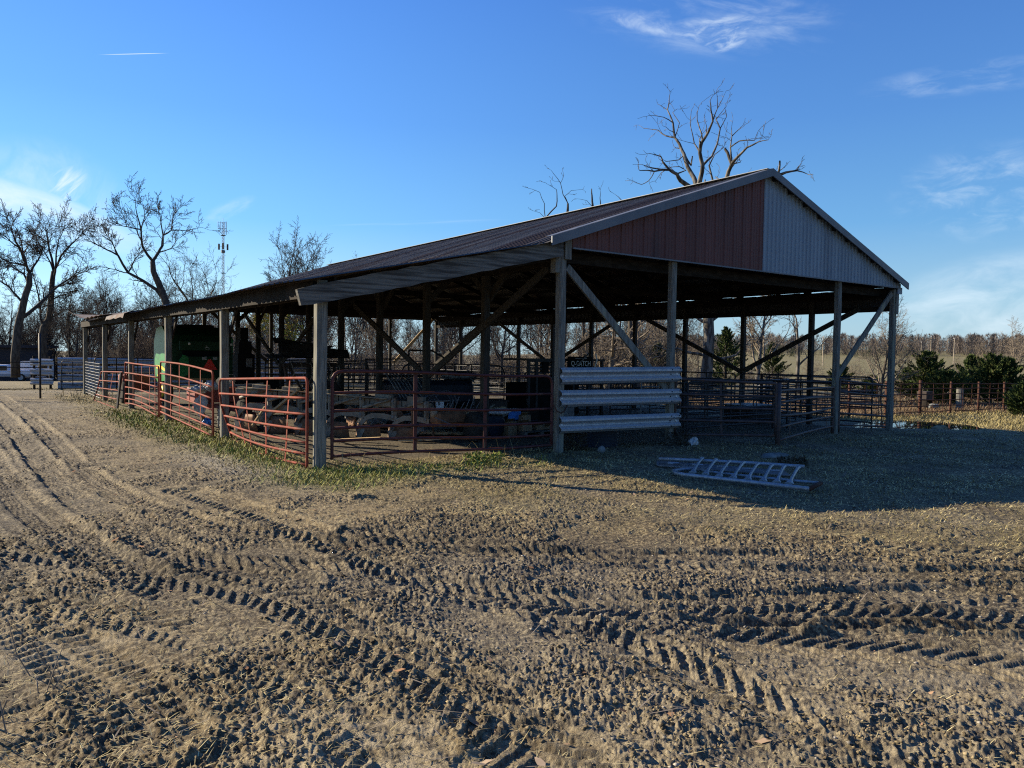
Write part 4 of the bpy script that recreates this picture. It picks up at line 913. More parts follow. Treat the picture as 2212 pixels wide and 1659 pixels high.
# ------------------------------------------------------------------ moldboard plow behind the front gate
pl = thing('plow', (-2.2, 4.6, gz(-2.2, 4.6)), 'dusty grey mouldboard plow standing diagonally behind the front gates', 'plow')
A_, B_ = Vector((-3.75, 6.3, 1.0)), Vector((-.95, 3.15, .80)); dd = (B_-A_).normalized(); sd_ = dd.cross(Vector((0, 0, 1))).normalized()
def PP(t, s, z): p = A_.lerp(B_, t); return (p.x+sd_.x*s, p.y+sd_.y*s, p.z+z)
MB().bar(PP(-.05, 0, -.10), PP(1.02, 0, -.10), .12, .16).build('main_beam', M['plow'], pl, bevel=.01)
MB().bar(PP(-.02, .10, .01), PP(.80, .10, .01), .20, .02).build('top_plate', M['plow'], pl)
for i in range(6):
    t = .05+i*.17
    br = MB().bar(PP(t, .02, -.03), PP(t+.085, .02, -.03), .15, .24).build('bracket', M['plow'], pl, bevel=.006)
    MB().bar(PP(t+.10, .10, .02), PP(t+.105, .12, -.42), .09, .07).build('standard_plate', M['plow'], pl, bevel=.006)
    bm = MB()
    for (du, dz) in ((.10, -.03), (.105, -.36)): bm.tube([PP(t+.10, .14, dz), PP(t+.10, .175, dz)], .028, 10)
    bm.build('pivot_bolt', M['galvdull'], br)
    bm = MB(); bm.tube([PP(t+.14, .05, .02), PP(t+.14, .05, .05)], .03, 8); bm.tube([PP(t+.14, .05, .05), PP(t+.14, .05, -.25)], .016, 6)
    bm.build('clamp_bolt', M['black'], pl)
    MB().tube([PP(t-.06, .15, -.22), PP(t+.09, .15, .0)], .022, 8).build('trip_rod', M['plow'], pl, True)
    MB().tube([PP(t-.06, .15, -.22), PP(t+.0, .15, -.13)], .034, 10).build('cylinder', M['plow'], pl, True)
    # curved beam sweeping down to the share
    path = [(t+.12, .12, -.40), (t+.05, .12, -.36), (t-.01, .12, -.37), (t-.045, .12, -.44), (t-.07, .12, -.56), (t-.085, .12, -.72)]
    vs = []; fs = []
    wz = [.055, .055, .052, .048, .042, .035]
    for q, (a, s, z) in enumerate(path):
        pa = path[max(q-1, 0)]; pb = path[min(q+1, 5)]; tx, tz = (pb[0]-pa[0])*4.2, pb[2]-pa[2]; l = hypot(tx, tz); nx, nz_ = -tz/l/4.2, tx/l
        for (o_, w_) in ((-1, -.03), (-1, .03), (1, .03), (1, -.03)): vs.append(PP(a+nx*wz[q]*o_, s+w_, z+nz_*wz[q]*o_))
    for q in range(5):
        for k in range(4): fs.append((q*4+k, q*4+(k+1) % 4, q*4+4+(k+1) % 4, q*4+4+k))
    fs += [(3, 2, 1, 0), (20, 21, 22, 23)]
    MB().add(vs, fs).build('curved_beam', M['plow'], pl)
    cs = [PP(t+.02+.085*k/60, .19+.028*cos(k*.9), -.46-.16*k/60+.028*sin(k*.9)) for k in range(61)]
    MB().tube(cs, .0065, 5).build('spring', M['galvdull'], pl)
    # moldboard: a twisted curved sheet, with a pointed share
    mbv = []; 
    for a in range(7):
        for b in range(6):
            x_, z_ = a/6, b/5
            mbv.append(PP(t-.10+x_*.15, .10+.24*x_*(.3+z_)-.10*z_*z_, -.98+z_*.40+.04*x_))
    o = MB().add(mbv, [(a*6+b, a*6+b+1, a*6+7+b, a*6+6+b) for a in range(6) for b in range(5)]).build('moldboard', M['plowrust'], pl, True)
    sm_ = o.modifiers.new('thickness', 'SOLIDIFY'); sm_.thickness = .012
    MB().add([PP(t-.10, .12, -.66), PP(t-.045, .14, -.66), PP(t-.075, .20, -.99), PP(t-.09, .08, -.68), PP(t-.06, .08, -.68)], [(0, 1, 2), (0, 2, 3), (1, 4, 2), (3, 2, 4), (0, 3, 4, 1)]).build('share_point', M['plow'], pl)
for (t, s) in ((.93, .15), (1.0, -.3), (.25, -.35)): MB().bar(PP(t, s, -.1), PP(t+.01, s, -.84), .05, .03).build('stand', M['plowrust'], pl)
MB().lathe(PP(-.06, -.35, -.62), [(.1, -.1), (.30, -.1), (.33, 0), (.30, .1), (.1, .1)], 20, 'x').build('gauge_wheel', M['rubber'], pl, True)
MB().tube([PP(.98, .1, .0), PP(1.12, .1, .06)], .015, 6).build('hitch_pin', M['galvdull'], pl)
solo(MB().tube([(-3.36, 3.3, -.05), (-3.36, 3.3, 1.48)], .016, 8), 'steel_rod', M['galvdull'], (-3.36, 3.3, gz(-3.36, 3.3)), 'thin bare steel rod standing upright behind the bent gate', 'rod', smooth_=True)
wt = thing('white_cup', (-2.95, 4.2, .42), 'small white plastic jug hanging on the plow', 'jug')
MB().lathe((-2.98, 4.1, .45), [(.055, 0), (.06, .02), (.06, .13), (.03, .16), (.02, .18)], 14).build('body', M['plastic'], wt, True)
solo(MB().bar((-3.95, 5.2, .25), (-3.6, 5.45, .62), .03, .05), 'pale_stick', M['freshwood'], (-3.95, 5.2, .2), 'pale sawn stick leaning behind the bent gate', 'stick')

# ------------------------------------------------------------------ old rake/wagon loaded with rusty tin
wg = thing('old_elevator', (-1.2, 9.0, gz(-1.2, 9)), 'old farm machine frame buried under loose rusty tin sheets', 'implement')
MB().bar((-2.0, 9.2, 1.45), (-.15, 9.2, 1.45), .10, .10).build('cross_frame', M['darksheet'], wg)
for a, b in (((-1.9, 9.1, 1.5), (-1.5, 9.3, .05)), ((-.5, 9.1, 1.5), (-.2, 9.3, .05)), ((-1.75, 9.1, 1.4), (-1.2, 9.2, .5)), ((-1.1, 9.0, 1.5), (-.55, 9.1, .6)), ((-1.4, 9.0, .9), (-.5, 9.0, 1.3)), ((-1.5, 8.9, .55), (-.4, 8.9, .65))):
    MB().bar(a, b, .06, .06).build('strut', M['darksheet'], wg)
for k in range(6):
    u = -1.75+.26*k; MB().tube([(u, 8.95, 1.52), (u+.06, 8.85, 1.25), (u-.05, 8.9, 1.0), (u+.10, 8.95, .72)], .014, 5).build('tine', M['plow'], wg, True)
MB().lathe((-.75, 8.9, .62), [(.4, -.03), (.43, 0), (.4, .03)], 26, 'y').build('wheel_rim', M['darksheet'], wg, True)
for i, (pts_, lab) in enumerate([([(-2.45, 8.6, 1.62), (-.7, 8.5, 1.66), (-.45, 9.6, 1.78), (-2.25, 9.7, 1.72)], 'lowest rusty tin sheet on the old machine, its edge jutting left'),
                   ([(-2.15, 8.7, 1.72), (-1.2, 8.6, 1.66), (-.4, 9.3, 1.98), (-1.95, 9.4, 2.02)], 'bent rusty tin sheet lying on the old machine'),
                   ([(-1.25, 8.6, 1.66), (-.2, 8.7, 1.62), (.05, 9.4, 1.88), (-1.15, 9.3, 1.94)], 'rusty tin sheet folded over the right of the old machine'),
                   ([(-2.0, 9.5, 2.02), (-.9, 9.4, 2.0), (-.7, 9.9, 2.02), (-1.9, 10.0, 2.18)], 'topmost rusty tin sheet sticking up on the old machine')]):
    vs = []; n = 14
    for a in range(n+1):
        t = a/n; p = Vector(pts_[0]).lerp(Vector(pts_[1]), t); q = Vector(pts_[3]).lerp(Vector(pts_[2]), t); b_ = .04*sin(t*7+i)
        for s_ in (0, .33, .66, 1): vs.append(p.lerp(q, s_)+Vector((0, 0, b_*sin(pi*s_+.3)+.012*(a % 2))))
    o = solo(MB().add(vs, [(a*4+b, a*4+b+1, a*4+5+b, a*4+4+b) for a in range(n) for b in range(3)]), 'tin_sheet', M['darksheet'], pts_[0], lab, 'sheet', 'rusty tin sheets on the old machine')
    s_ = o.modifiers.new('thickness', 'SOLIDIFY'); s_.thickness = .006
sk = thing('loader_mast', (-2.3, 11.2, gz(-2.3, 11)), 'tall dark steel mast of a parked machine behind the bent gate', 'machine')
MB().box((-2.42, 11.1, .3), (-2.20, 11.4, 2.47)).build('mast', M['black'], sk); MB().box((-2.48, 11.05, .3), (-2.12, 11.45, 2.08)).build('outer_mast', M['black'], sk); MB().box((-2.52, 11.0, .3), (-2.05, 11.5, 1.72)).build('carriage', M['black'], sk)
MB().box((-2.95, 10.9, .25), (-1.35, 11.7, 1.05)).build('body', M['black'], sk, bevel=.08); MB().box((-2.30, 10.97, 1.36), (-2.13, 10.995, 1.60)).build('plate', M['galvdull'], sk)
for u in (-2.85, -1.5): MB().lathe((u, 11.2, .34), [(.1, -.12), (.31, -.12), (.34, -.06), (.34, .06), (.31, .12), (.1, .12)], 22, 'x').build('wheel', M['rubber'], sk, True)

# ------------------------------------------------------------------ clutter in the main bay
for i in range(9):
    u = -.15+.10*i; q = i % 3
    solo(MB().tube([(u+.55, 6.0+.04*q, .05), (u+.02*q, 6.75, 1.36-.03*q)], .019, 7), 'steel_pipe', M['galvdull'], (u+.55, 6.0, gz(u+.5, 6)), 'bare grey steel pipe leaning in a row behind the plow', 'pipe', 'leaning steel pipes', smooth_=True)
solo(MB().bar((-.30, 6.75, 1.22), (1.0, 6.78, 1.22), .06, .06), 'pipe_rest', M['darkwood'], (.3, 6.76, 1.2), 'dark wooden rail that the bare steel pipes lean on', 'rail')
tkb = thing('tank', (2.0, 8.2, gz(2, 8.2)), 'dark blue tank on a steel skid deep inside the main bay', 'tank')
MB().box((.75, 7.6, .35), (3.2, 8.9, 1.05)).build('shell', M['drum'], tkb, bevel=.12); MB().tube([(.9, 7.5, 1.12), (2.9, 7.5, 1.14), (3.1, 7.5, 1.0)], .02, 6).build('rail', M['galvdull'], tkb, True)
for u in (.9, 3.0): MB().box((u, 7.7, 0), (u+.12, 8.8, .36)).build('skid', M['darkwood'], tkb)
solo(MB().blob((2.85, 7.9, 1.17), (.62, .4, .14), 6, .25, 16, 9), 'tarpaulin', M['galvdull'], (2.85, 7.9, 1.05), 'bunched grey tarpaulin lying on the dark blue tank', 'tarp', smooth_=True)
for i, (c, rr2, lab) in enumerate([((-.40, 3.95, .66), .21, 'left loop of grey hose coiled on the crate'), ((.02, 4.0, .69), .27, 'right larger loop of grey hose coiled on the crate')]):
    solo(MB().tube([(c[0]+rr2*cos(k*.35)*(1+.06*sin(k*.31)), c[1]+.02*k/3, c[2]+rr2*sin(k*.35)*(1+.08*cos(k*.2))) for k in range(38+i*8)], .019, 7, False), 'hose_coil', M['hose'], (c[0], c[1], c[2]-rr2), lab, 'hose', 'coiled grey hoses', smooth_=True)
cr = thing('crate', (-.2, 4.25, gz(-.2, 4.2)), 'low grey plank crate under the coiled hoses', 'crate')
for z in (.10, .24, .38): MB().box((-.65, 4.08, z), (.35, 4.10, z+.11)).build('slat', M['beam'], cr)
for u in (-.63, -.15, .3): MB().box((u, 4.10, .02), (u+.05, 4.14, .5)).build('upright', M['beam'], cr)
MB().box((-.66, 4.08, .49), (.36, 4.6, .52)).build('top', M['beam'], cr)
solo(MB().box((-.22, 4.02, .53), (-.02, 4.16, .74)), 'paper_box', M['white'], (-.1, 4.1, .52), 'small pale printed box among the hose coils', 'box', bevel=.01)
tl = thing('tiller', (-.35, 2.6, gz(-.35, 2.6)), 'dark rusty tiller with a ridged tyre and upright tines behind the front gate', 'tiller')
MB().lathe((-.30, 2.35, .30), [(.08, -.09), (.28, -.09), (.30, -.05), (.30, .05), (.28, .09), (.08, .09)], 24, 'x').build('wheel', M['rubber'], tl, True)
lug_ = MB()
for k in range(14):
    a = 2*pi*k/14; lug_.bar((-.39, 2.35+.31*cos(a), .30+.31*sin(a)), (-.21, 2.35+.31*cos(a+.25), .30+.31*sin(a+.25)), .03, .03)
lug_.build('tread', M['rubber'], tl)
MB().box((-1.0, 2.6, .35), (-.30, 3.0, .62)).build('housing', M['plowrust'], tl, bevel=.05)
MB().lathe((-1.02, 2.8, .60), [(.03, -.03), (.10, -.02), (.10, .05), (.03, .06)], 14, 'x').build('cap', M['plow'], tl, True)
for k in range(7): MB().tube([(-.85+.13*k, 2.7, .60), (-.74+.13*k, 2.66, .80+.06*(k % 3))], .010, 5).build('tine', M['galvdull'], tl)
MB().tube([(-1.15, 2.5, .52), (-.75, 2.4, .34)], .017, 6).build('lever', M['galvdull'], tl)
# timber on the ground
for (a, b, w, h, lab) in (((-.45, 5.25, .05), (.10, 3.45, .05), .24, .05, 'wide pale sawn plank lying in the sun behind the plow'), ((-.95, 4.35, .05), (-.30, 3.35, .09), .15, .05, 'shorter pale plank lying beside the wide plank'), ((-1.5, 5.3, .03), (-.6, 4.6, .03), .18, .05, 'grey weathered plank lying behind the share')):
    solo(MB().bar(a, b, w, h, jit=.0), 'plank', M['freshwood'] if 'pale' in lab else M['beam'], a, lab, 'plank', 'planks on the barn floor')
for c, d_, lab in (((-1.1, 5.6, .16), (.55, .35, 0), 'lichen-grey log section behind the plow, longer one'), ((-.70, 5.9, .17), (.22, .12, 0), 'short pale log section right of the longer log'), ((-.75, 3.95, .10), (.26, -.12, 0), 'cut white log end beside the pale planks')):
    c = Vector(c); d_ = Vector(d_)/2; solo(MB().tube([c-d_, c-d_*.3, c+d_*.3, c+d_], [.15, .165, .15, .155] if c.z > .12 else [.085]*4, 14), 'log', M['logbark'], (c.x, c.y, 0), lab, 'log', 'cut logs on the barn floor', smooth_=False)
pa = thing('pallet', (1.45, 2.6, gz(1.4, 2.6)), 'weathered wooden pallet with a wire edge behind the front gate', 'pallet')
for k in range(5): MB().box((1.0, 2.35+.16*k, .12), (2.0, 2.46+.16*k, .14)).build('deck_board', M['beam'], pa)
for u in (1.0, 1.45, 1.9): MB().box((u, 2.35, .02), (u+.09, 3.1, .12)).build('runner', M['beam'], pa)
for c, s, lab in (((1.02, 2.45, .14), (.27, .22, .20), 'tan cardboard box, lowest of the pile on the pallet'), ((1.05, 2.48, .345), (.22, .22, .15), 'tan open cardboard box stacked on the pile'), ((1.45, 2.5, .145), (.26, .16, .11), 'flattened tan carton right of the stacked boxes'), ((.75, 2.6, .02), (.24, .24, .34), 'leaning tan carton between the drum and the pile'), ((1.72, 2.5, .145), (.2, .18, .08), 'small brown carton at the right end of the pallet')):
    b_ = thing('carton', (c[0]+s[0]/2, c[1]+s[1]/2, c[2]), lab, 'carton', 'cartons on the pallet')
    MB().box(c, (c[0]+s[0], c[1]+s[1], c[2]+s[2])).build('box', M['cardboard'], b_, bevel=.008)
    MB().bar((c[0], c[1], c[2]+s[2]), (c[0]-.02, c[1]-.12, c[2]+s[2]+.07), s[0]*.8, .006, up=(0, .5, 1)).build('flap', M['cardboard'], b_)
sb = thing('feed_sack', (.95, 2.9, .4), 'white and blue printed sack lying on the cartons', 'sack')
MB().blob((.62, 2.75, .56), (.34, .12, .07), 41, .2, 16, 9).build('white_side', M['plastic'], sb, True); MB().bar((.80, 2.68, .47), (1.13, 2.66, .47), .05, .19, up=(0, 0, 1)).build('blue_print', M['blueplastic'], sb, bevel=.02)
MB().bar((.80, 2.72, .60), (1.12, 2.70, .60), .16, .06).build('white_top', M['plastic'], sb, bevel=.02)
dr = thing('plastic_drum', (.50, 2.8, gz(.5, 2.8)), 'dark blue round drum lying on its side left of the cartons', 'drum')
MB().lathe((.52, 2.75, .28), [(.22, 0), (.27, .02), (.285, .2), (.27, .28), (.285, .36), (.285, .6), (.24, .72)], 24, 'y').build('shell', M['drum'], dr, True)
# cattle squeeze chute with its sign
ch = thing('cattle_chute', (5.2, 6.4, gz(5.2, 6.4)), 'black steel cattle squeeze chute with a lettered sign on top', 'cattle chute')
zc = gz(5, 6.4)
MB().box((3.86, 6.0, zc+.05), (4.86, 6.06, zc+1.32)).build('side_panel', M['black'], ch)
MB().box((3.86, 7.0, zc+.1), (6.6, 7.05, zc+1.1)).build('side_panel', M['black'], ch)
for u in (3.88, 4.15, 4.72, 4.98, 5.5, 6.1, 6.62): MB().box((u-.035, 5.97, zc), (u+.035, 6.05, zc+1.74)).build('upright', M['blackpipe'], ch)
for z in (1.38, 1.48, 1.58, 1.69): MB().box((3.86, 5.985, zc+z), (5.2, 6.02, zc+z+.04)).build('bar', M['blackpipe'], ch)
for z in (.3, .55, .8, 1.05, 1.3): MB().tube([(5.0, 6.0, zc+z), (6.6, 6.0, zc+z)], .022, 8).build('bar', M['blackpipe'], ch)
MB().box((3.8, 5.95, zc+1.73), (6.7, 7.1, zc+1.79)).build('top_frame', M['blackpipe'], ch)
MB().box((4.35, 5.95, zc+1.4), (4.55, 6.1, zc+1.7)).build('latch_box', M['black'], ch)
MB().tube([(5.35, 5.9, zc+1.2), (5.45, 5.8, zc+1.6), (5.9, 5.8, zc+1.95)], .022, 7).build('lever', M['galvdull'], ch, True)
sg = MB().box((5.18, 5.86, zc+1.50), (6.10, 5.90, zc+1.86)).build('sign', M['black'], ch)
def text(body, loc, size, m, parent, rx=pi/2, rz=0, name='lettering'):
    cu = bpy.data.curves.new(name, 'FONT'); cu.body = body; cu.size = size; cu.extrude = .002; cu.align_x = 'CENTER'
    tmp = bpy.data.objects.new(name, cu); COL.objects.link(tmp); dg = bpy.context.evaluated_depsgraph_get()
    me = bpy.data.meshes.new_from_object(tmp.evaluated_get(dg)); bpy.data.objects.remove(tmp)
    o = bpy.data.objects.new(name, me); COL.objects.link(o); me.materials.clear(); me.materials.append(m)
    off = ORG.get(parent.name, (0, 0, 0)); o.parent = parent; o.location = (loc[0]-off[0], loc[1]-off[1], loc[2]-off[2]); o.rotation_euler = (rx, 0, rz); return o
tx = text('Q-CATCH', (5.66, 5.854, zc+1.585), .21, M['signwhite'], sg); tx.scale = (.78, 1.05, 1)
text('W-W LIVESTOCK', (5.64, 5.854, zc+1.79), .055, M['galvdull'], sg) if False else None
for u0, u1, z in ((5.42, 5.88, 1.795), (5.5, 5.8, 1.53)): MB().box((u0, 5.852, zc+z), (u1, 5.857, zc+z+.022)).build('sign_rule', M['galvdull'], sg)
MB().tube([(6.15, 5.86, zc+1.45), (6.28, 5.86, zc+1.75), (6.22, 5.86, zc+1.95)], .02, 7).build('hook', M['white'], ch, True)
hp_ = thing('arched_frame', (2.6, 8.9, gz(2.6, 8.9)), 'dark arched pipe frame rising above the tank', 'frame')
MB().tube([(.7, 9.6, 0), (.7, 9.6, 1.62), (2.1, 9.6, 1.64), (2.1, 9.6, 0)], .03, 8).build('frame', M['blackpipe'], hp_); MB().tube([(2.1, 9.6, 1.9), (2.9, 9.6, 1.9), (3.3, 9.6, 1.7), (3.4, 9.6, 1.3), (3.4, 9.6, 0)], .028, 8).build('hoop', M['blackpipe'], hp_, True)
MB().tube([(2.1, 9.6, 0), (2.1, 9.6, 1.9)], .028, 8).build('upright', M['blackpipe'], hp_)
for k, (c, s, lab, mm_) in enumerate([((2.5, 4.4, .0), (.5, .4, .42), 'dark wooden crate under the shadowed chute', 'darkwood'), ((3.4, 3.9, 0), (.35, .3, .5), 'grey metal bin behind the guard rails', 'galvdull'), ((1.9, 5.2, 0), (.7, .5, .6), 'dark tin-covered box left of the chute', 'darksheet')]):
    b_ = thing('bin', (c[0]+s[0]/2, c[1]+s[1]/2, gz(c[0], c[1])), lab, 'bin')
    MB().box(c, (c[0]+s[0], c[1]+s[1], s[2])).build('body', M[mm_], b_, bevel=.01); MB().box((c[0]-.02, c[1]-.02, s[2]), (c[0]+s[0]+.02, c[1]+s[1]+.02, s[2]+.03)).build('lid', M[mm_], b_)
tw = thing('water_trough', (11.0, 3.9, gz(11, 3.9)), 'dark stock trough behind the narrow brown gate', 'trough')
MB().box((10.0, 3.2, gz(11, 4)), (11.3, 4.3, gz(11, 4)+.5)).build('tank', M['darksheet'], tw, bevel=.08); MB().box((9.97, 3.17, gz(11, 4)+.5), (11.33, 4.33, gz(11, 4)+.54)).build('rim', M['galvdull'], tw)

# ------------------------------------------------------------------ rusty pipe fence to the right
fp = [(12.6+k*2.62, 4.75-.02*k) for k in range(9)]
rfn = thing('pipe_fence', (21.0, 4.6, gz(21, 4.6)), 'rusty pipe fence running away to the right of the barn', 'fence')
for k, (x, y) in enumerate(fp):
    r_ = .068 if k in (3, 4) else .05
    po = MB().tube([(x, y, gz(x, y)-.3), (x, y, gz(x, y)+1.42+.05*(k == 4))], r_, 12).build('post', M['rust'], rfn, True)
for h in (.18, .42, .66, .90, 1.13, 1.34):
    pts_ = []
    for k in range(len(fp)-1):
        for t in (0, .5): x = fp[k][0]+(fp[k+1][0]-fp[k][0])*t; y = fp[k][1]; pts_.append((x, y-.07, gz(x, y)+h+(-.015 if t else 0)+.02*sin(x*1.7+h*9)))
    MB().tube(pts_, .021, 7).build('rail', M['rust'], rfn, True)
for k in range(len(fp)-1):
    for t in (.34, .67):
        x = fp[k][0]+2.62*t; y = fp[k][1]-.09; MB().tube([(x, y, gz(x, y)+.1), (x+.02, y, gz(x, y)+1.36)], .010, 5).build('stay', M['rust'], rfn)
solo(MB().tube([(21.9, 5.3, gz(21.9, 5.3)-.1), (22.0, 5.3, gz(21.9, 5.3)+1.35)], .04, 8), 'marker_post', M['white'], (21.9, 5.3, gz(21.9, 5.3)), 'thin white post beside the first rusty fence post', 'post')
ft = thing('hay_feeder', (30.0, 7.6, gz(30, 7.6)), 'dark weathered feed bunk beyond the rusty fence', 'feeder')
zf = gz(30, 7.6)
MB().box((29.6, 7.5, zf+.40), (30.35, 8.0, zf+.85)).build('bunk', M['darksheet'], ft, bevel=.03)
for x in (29.62, 30.23): MB().box((x, 7.52, zf-.1), (x+.1, 7.98, zf+.40)).build('leg', M['darkwood'], ft)
solo(MB().tube([(31.0, 6.6, gz(31, 6.6)-.2), (31.02, 6.6, gz(31, 6.6)+1.05)], [.17, .155], 14), 'stub_post', M['post'], (31, 6.6, gz(31, 6.6)), 'thick short grey wooden post beside the feed bunk', 'post')
solo(MB().blob((28.6, 6.7, gz(28.6, 6.7)+.18), (.3, .2, .12), 3, .3, 14, 9), 'pale_rock', M['stone'], (28.6, 6.7, gz(28.6, 6.7)), 'pale rock in the weeds below the feed bunk', 'rock')
solo(MB().blob((15.9, .55, -.33), (.38, .22, .13), 13, .15, 16, 9), 'mud_mound', M['clod'], (15.9, .55, -.35), 'round dark clod of mud standing in the puddle', 'clod', smooth_=True)

# ------------------------------------------------------------------ yard fences, truck and trailer at the far left
def vfence(name, pts, heights, rails, m, rr3, label, postr=.035, flat=None):
    c = pts[len(pts)//2]; f = thing(name, (c[0], c[1], gz(*c)), label, 'fence')
    for (x, y), h in zip(pts, heights): MB().tube([(x, y, gz(x, y)-.2), (x, y, gz(x, y)+h)], postr, 8).build('post', m, f, True)
    for z in rails: MB().tube([(x, y-.04, gz(x, y)+z) for x, y in pts], rr3, 6).build('rail', m, f, True)
    return f
vfence('pipe_fence', [(-6.4, 21.5), (-8.2, 21.2), (-10.4, 20.8), (-12.8, 20.4)], [2.35, 1.5, 1.5, 1.5], (.35, .85, 1.12, 1.3), M['blackpipe'], .018, 'thin dark pipe fence with one tall post left of the barn')
def wpanel(name, p0, p1, zl, label):
    f = thing(name, ((p0[0]+p1[0])/2, (p0[1]+p1[1])/2, gz(*p0)), label, 'fence', 'guard rail fences left of the barn')
    d = Vector((p1[0]-p0[0], p1[1]-p0[1], 0)); l = d.length; d.normalize(); nn = Vector((d.y, -d.x, 0))
    prof = [(0, .155), (.03, .150), (.08, .105), (.083, .070), (.022, .022), (.022, -.022), (.083, -.070), (.08, -.105), (.03, -.150), (0, -.155)]
    for z in zl:
        vs = []; 
        for q in (-.15, l+.15):
            for (a, h) in prof: vs.append(Vector((p0[0], p0[1], gz(*p0)+z+h)) + d*q + nn*a)
        n = len(prof); o = MB().add(vs, [(i, i+1, n+i+1, n+i) for i in range(n-1)]).build('beam', M['galv'], f)
    for q in ((0, l*.5, l) if l > 1 else (0, l)): MB().box((p0[0]+d.x*q-.05, p0[1]+d.y*q+.02, gz(*p0)-.2), (p0[0]+d.x*q+.05, p0[1]+d.y*q+.12, gz(*p0)+1.5)).build('post', M['darkwood'], f)
    return f
wpanel('rail_fence', (-4.95, 29.2), (-1.2, 28.6), (.18, .55, .92, 1.30), 'four-beam guard rail fence just past the far corner of the barn')
wpanel('rail_fence', (-5.95, 29.9), (-5.35, 29.5), (.35, .78, 1.22), 'short guard rail fence set at an angle left of the four-beam one')
wpanel('rail_fence', (-1.0, 28.6), (6.0, 27.8), (.3, .7, 1.1, 1.4), 'long guard rail fence behind the far end of the lean-to')
gate('yard_gate', 'dark pipe gate standing in front of the four-beam guard rail fence', zs(-5.0, 28.7, [1.25, .95, .62, .2]), zs(-4.25, 27.9, [1.22, .9, .58, .18]), [.5], M['blackpipe'], r=.02, feet=(.2, .3))
wf = thing('wire_fence', (-4.5, 24.6, gz(-4.5, 24.6)), 'square wire mesh fence panel beside the farthest left post', 'fence')
mb = MB()
for k in range(12): mb.tube([(-4.62, 24.35, .08+k*.11), (-4.75, 19.7, .08+k*.11)], .004, 4, False)
for k in range(28): y = 24.35-k*.172; mb.tube([(-4.62-.13*k/27, y, .05), (-4.62-.13*k/27, y, 1.30)], .004, 4, False)
mb.build('mesh', M['wire'], wf)
MB().tube([(-4.55, 24.2, 0), (-4.6, 24.1, 1.4)], .018, 6).build('post', M['galvdull'], wf)
solo(MB().tube([(-4.50+.06*sin(k*.5), 24.05-.01*k, 2.3-.055*k) for k in range(40)], .012, 6, False), 'wire_bundle', M['blackpipe'], (-4.5, 24.0, .1), 'dark wires hanging down the farthest left post', 'wire')
def FAR(px, py, D):
    d = _F + _R2*((px-1106)/1659.4) + _U2*((829.5-py)/1659.4); k = D/hypot(d.x, d.y); return (CAM.x+d.x*k, CAM.y+d.y*k)
o1 = FAR(40, 812, 92); o2 = FAR(-62, 814, 90)
ex = Vector((.85, -.3, 0)).normalized(); ey = Vector((.3, .85, 0)).normalized()
def TB(par, m, name, x0, x1, y0, y1, z0, z1, o, bevel=.05):
    O = Vector((o[0], o[1], gz(*o))); vs = [O+ex*x+ey*y+Vector((0, 0, z)) for z in (z0, z1) for (x, y) in ((x0, y0), (x1, y0), (x1, y1), (x0, y1))]
    return MB().add(vs, [(3,2,1,0),(4,5,6,7),(0,1,5,4),(1,2,6,5),(2,3,7,6),(3,0,4,7)]).build(name, m, par, bevel=bevel)
def WH(par, x, y, o, r=.34):
    O = Vector((o[0], o[1], gz(*o)))+ex*x+ey*y
    w_ = MB().tube([O+Vector((0, 0, r))-ey*.1, O+Vector((0, 0, r))+ey*.1], r, 20).build('wheel', M['rubber'], par); MB().tube([O+Vector((0, 0, r))-ey*.115, O+Vector((0, 0, r))-ey*.08], r*.62, 16).build('rim', M['galv'], w_)
tr_ = thing('box_trailer', (o1[0], o1[1], gz(*o1)), 'white enclosed box trailer parked among the trees', 'trailer')
TB(tr_, M['trailerpaint'], 'box', 0, 2.3, 0, 3.4, .40, 1.95, o1); TB(tr_, M['galvdull'], 'floor_rail', 0, 2.3, -.01, 3.41, .32, .40, o1, 0)
TB(tr_, M['galv'], 'roof_edge', -.02, 2.32, -.02, 3.42, 1.95, 2.0, o1, 0); TB(tr_, M['black'], 'door_seam', 1.40, 1.43, -.006, 0, .45, 1.9, o1, 0)
WH(tr_, .15, .7, o1); WH(tr_, 2.15, .7, o1)
tk = thing('pickup_truck', (o2[0], o2[1], gz(*o2)), 'white pickup truck parked beside the box trailer, cut by the photo edge', 'truck')
TB(tk, M['trailerpaint'], 'body', -.2, 5.0, 0, 1.8, .45, .98, o2, .08); TB(tk, M['trailerpaint'], 'bed', 3.0, 5.0, .0, 1.8, .95, 1.10, o2, .03); TB(tk, M['trailerpaint'], 'cab', 1.2, 3.1, .1, 1.7, .95, 1.62, o2, .15)
for x0, x1 in ((1.4, 2.1), (2.2, 2.95)): TB(tk, M['glass'], 'window', x0, x1, .085, .1, 1.08, 1.5, o2, 0)
TB(tk, M['black'], 'bumper', 5.0, 5.1, .05, 1.75, .45, .6, o2, 0); TB(tk, M['smv'], 'tail_lamp', 4.98, 5.015, .02, .12, .75, .95, o2, 0)
for x in (.8, 4.15): WH(tk, x, .05, o2, .38)
sh = thing('dark_shed', (*FAR(-70, 800, 100), gz(*FAR(-70, 800, 100))), 'long dark shed half hidden behind the trees at the left edge', 'shed')
TB(sh, M['shed'], 'wall', -7, 7, 0, 5, -.3, 3.6, FAR(-70, 800, 100), 0); TB(sh, M['shed'], 'roof', -7.3, 7.3, -.4, 5.4, 3.6, 3.9, FAR(-70, 800, 100), 0); TB(sh, M['black'], 'doorway', -2, 1.5, -.02, 0, 0, 2.6, FAR(-70, 800, 100), 0)
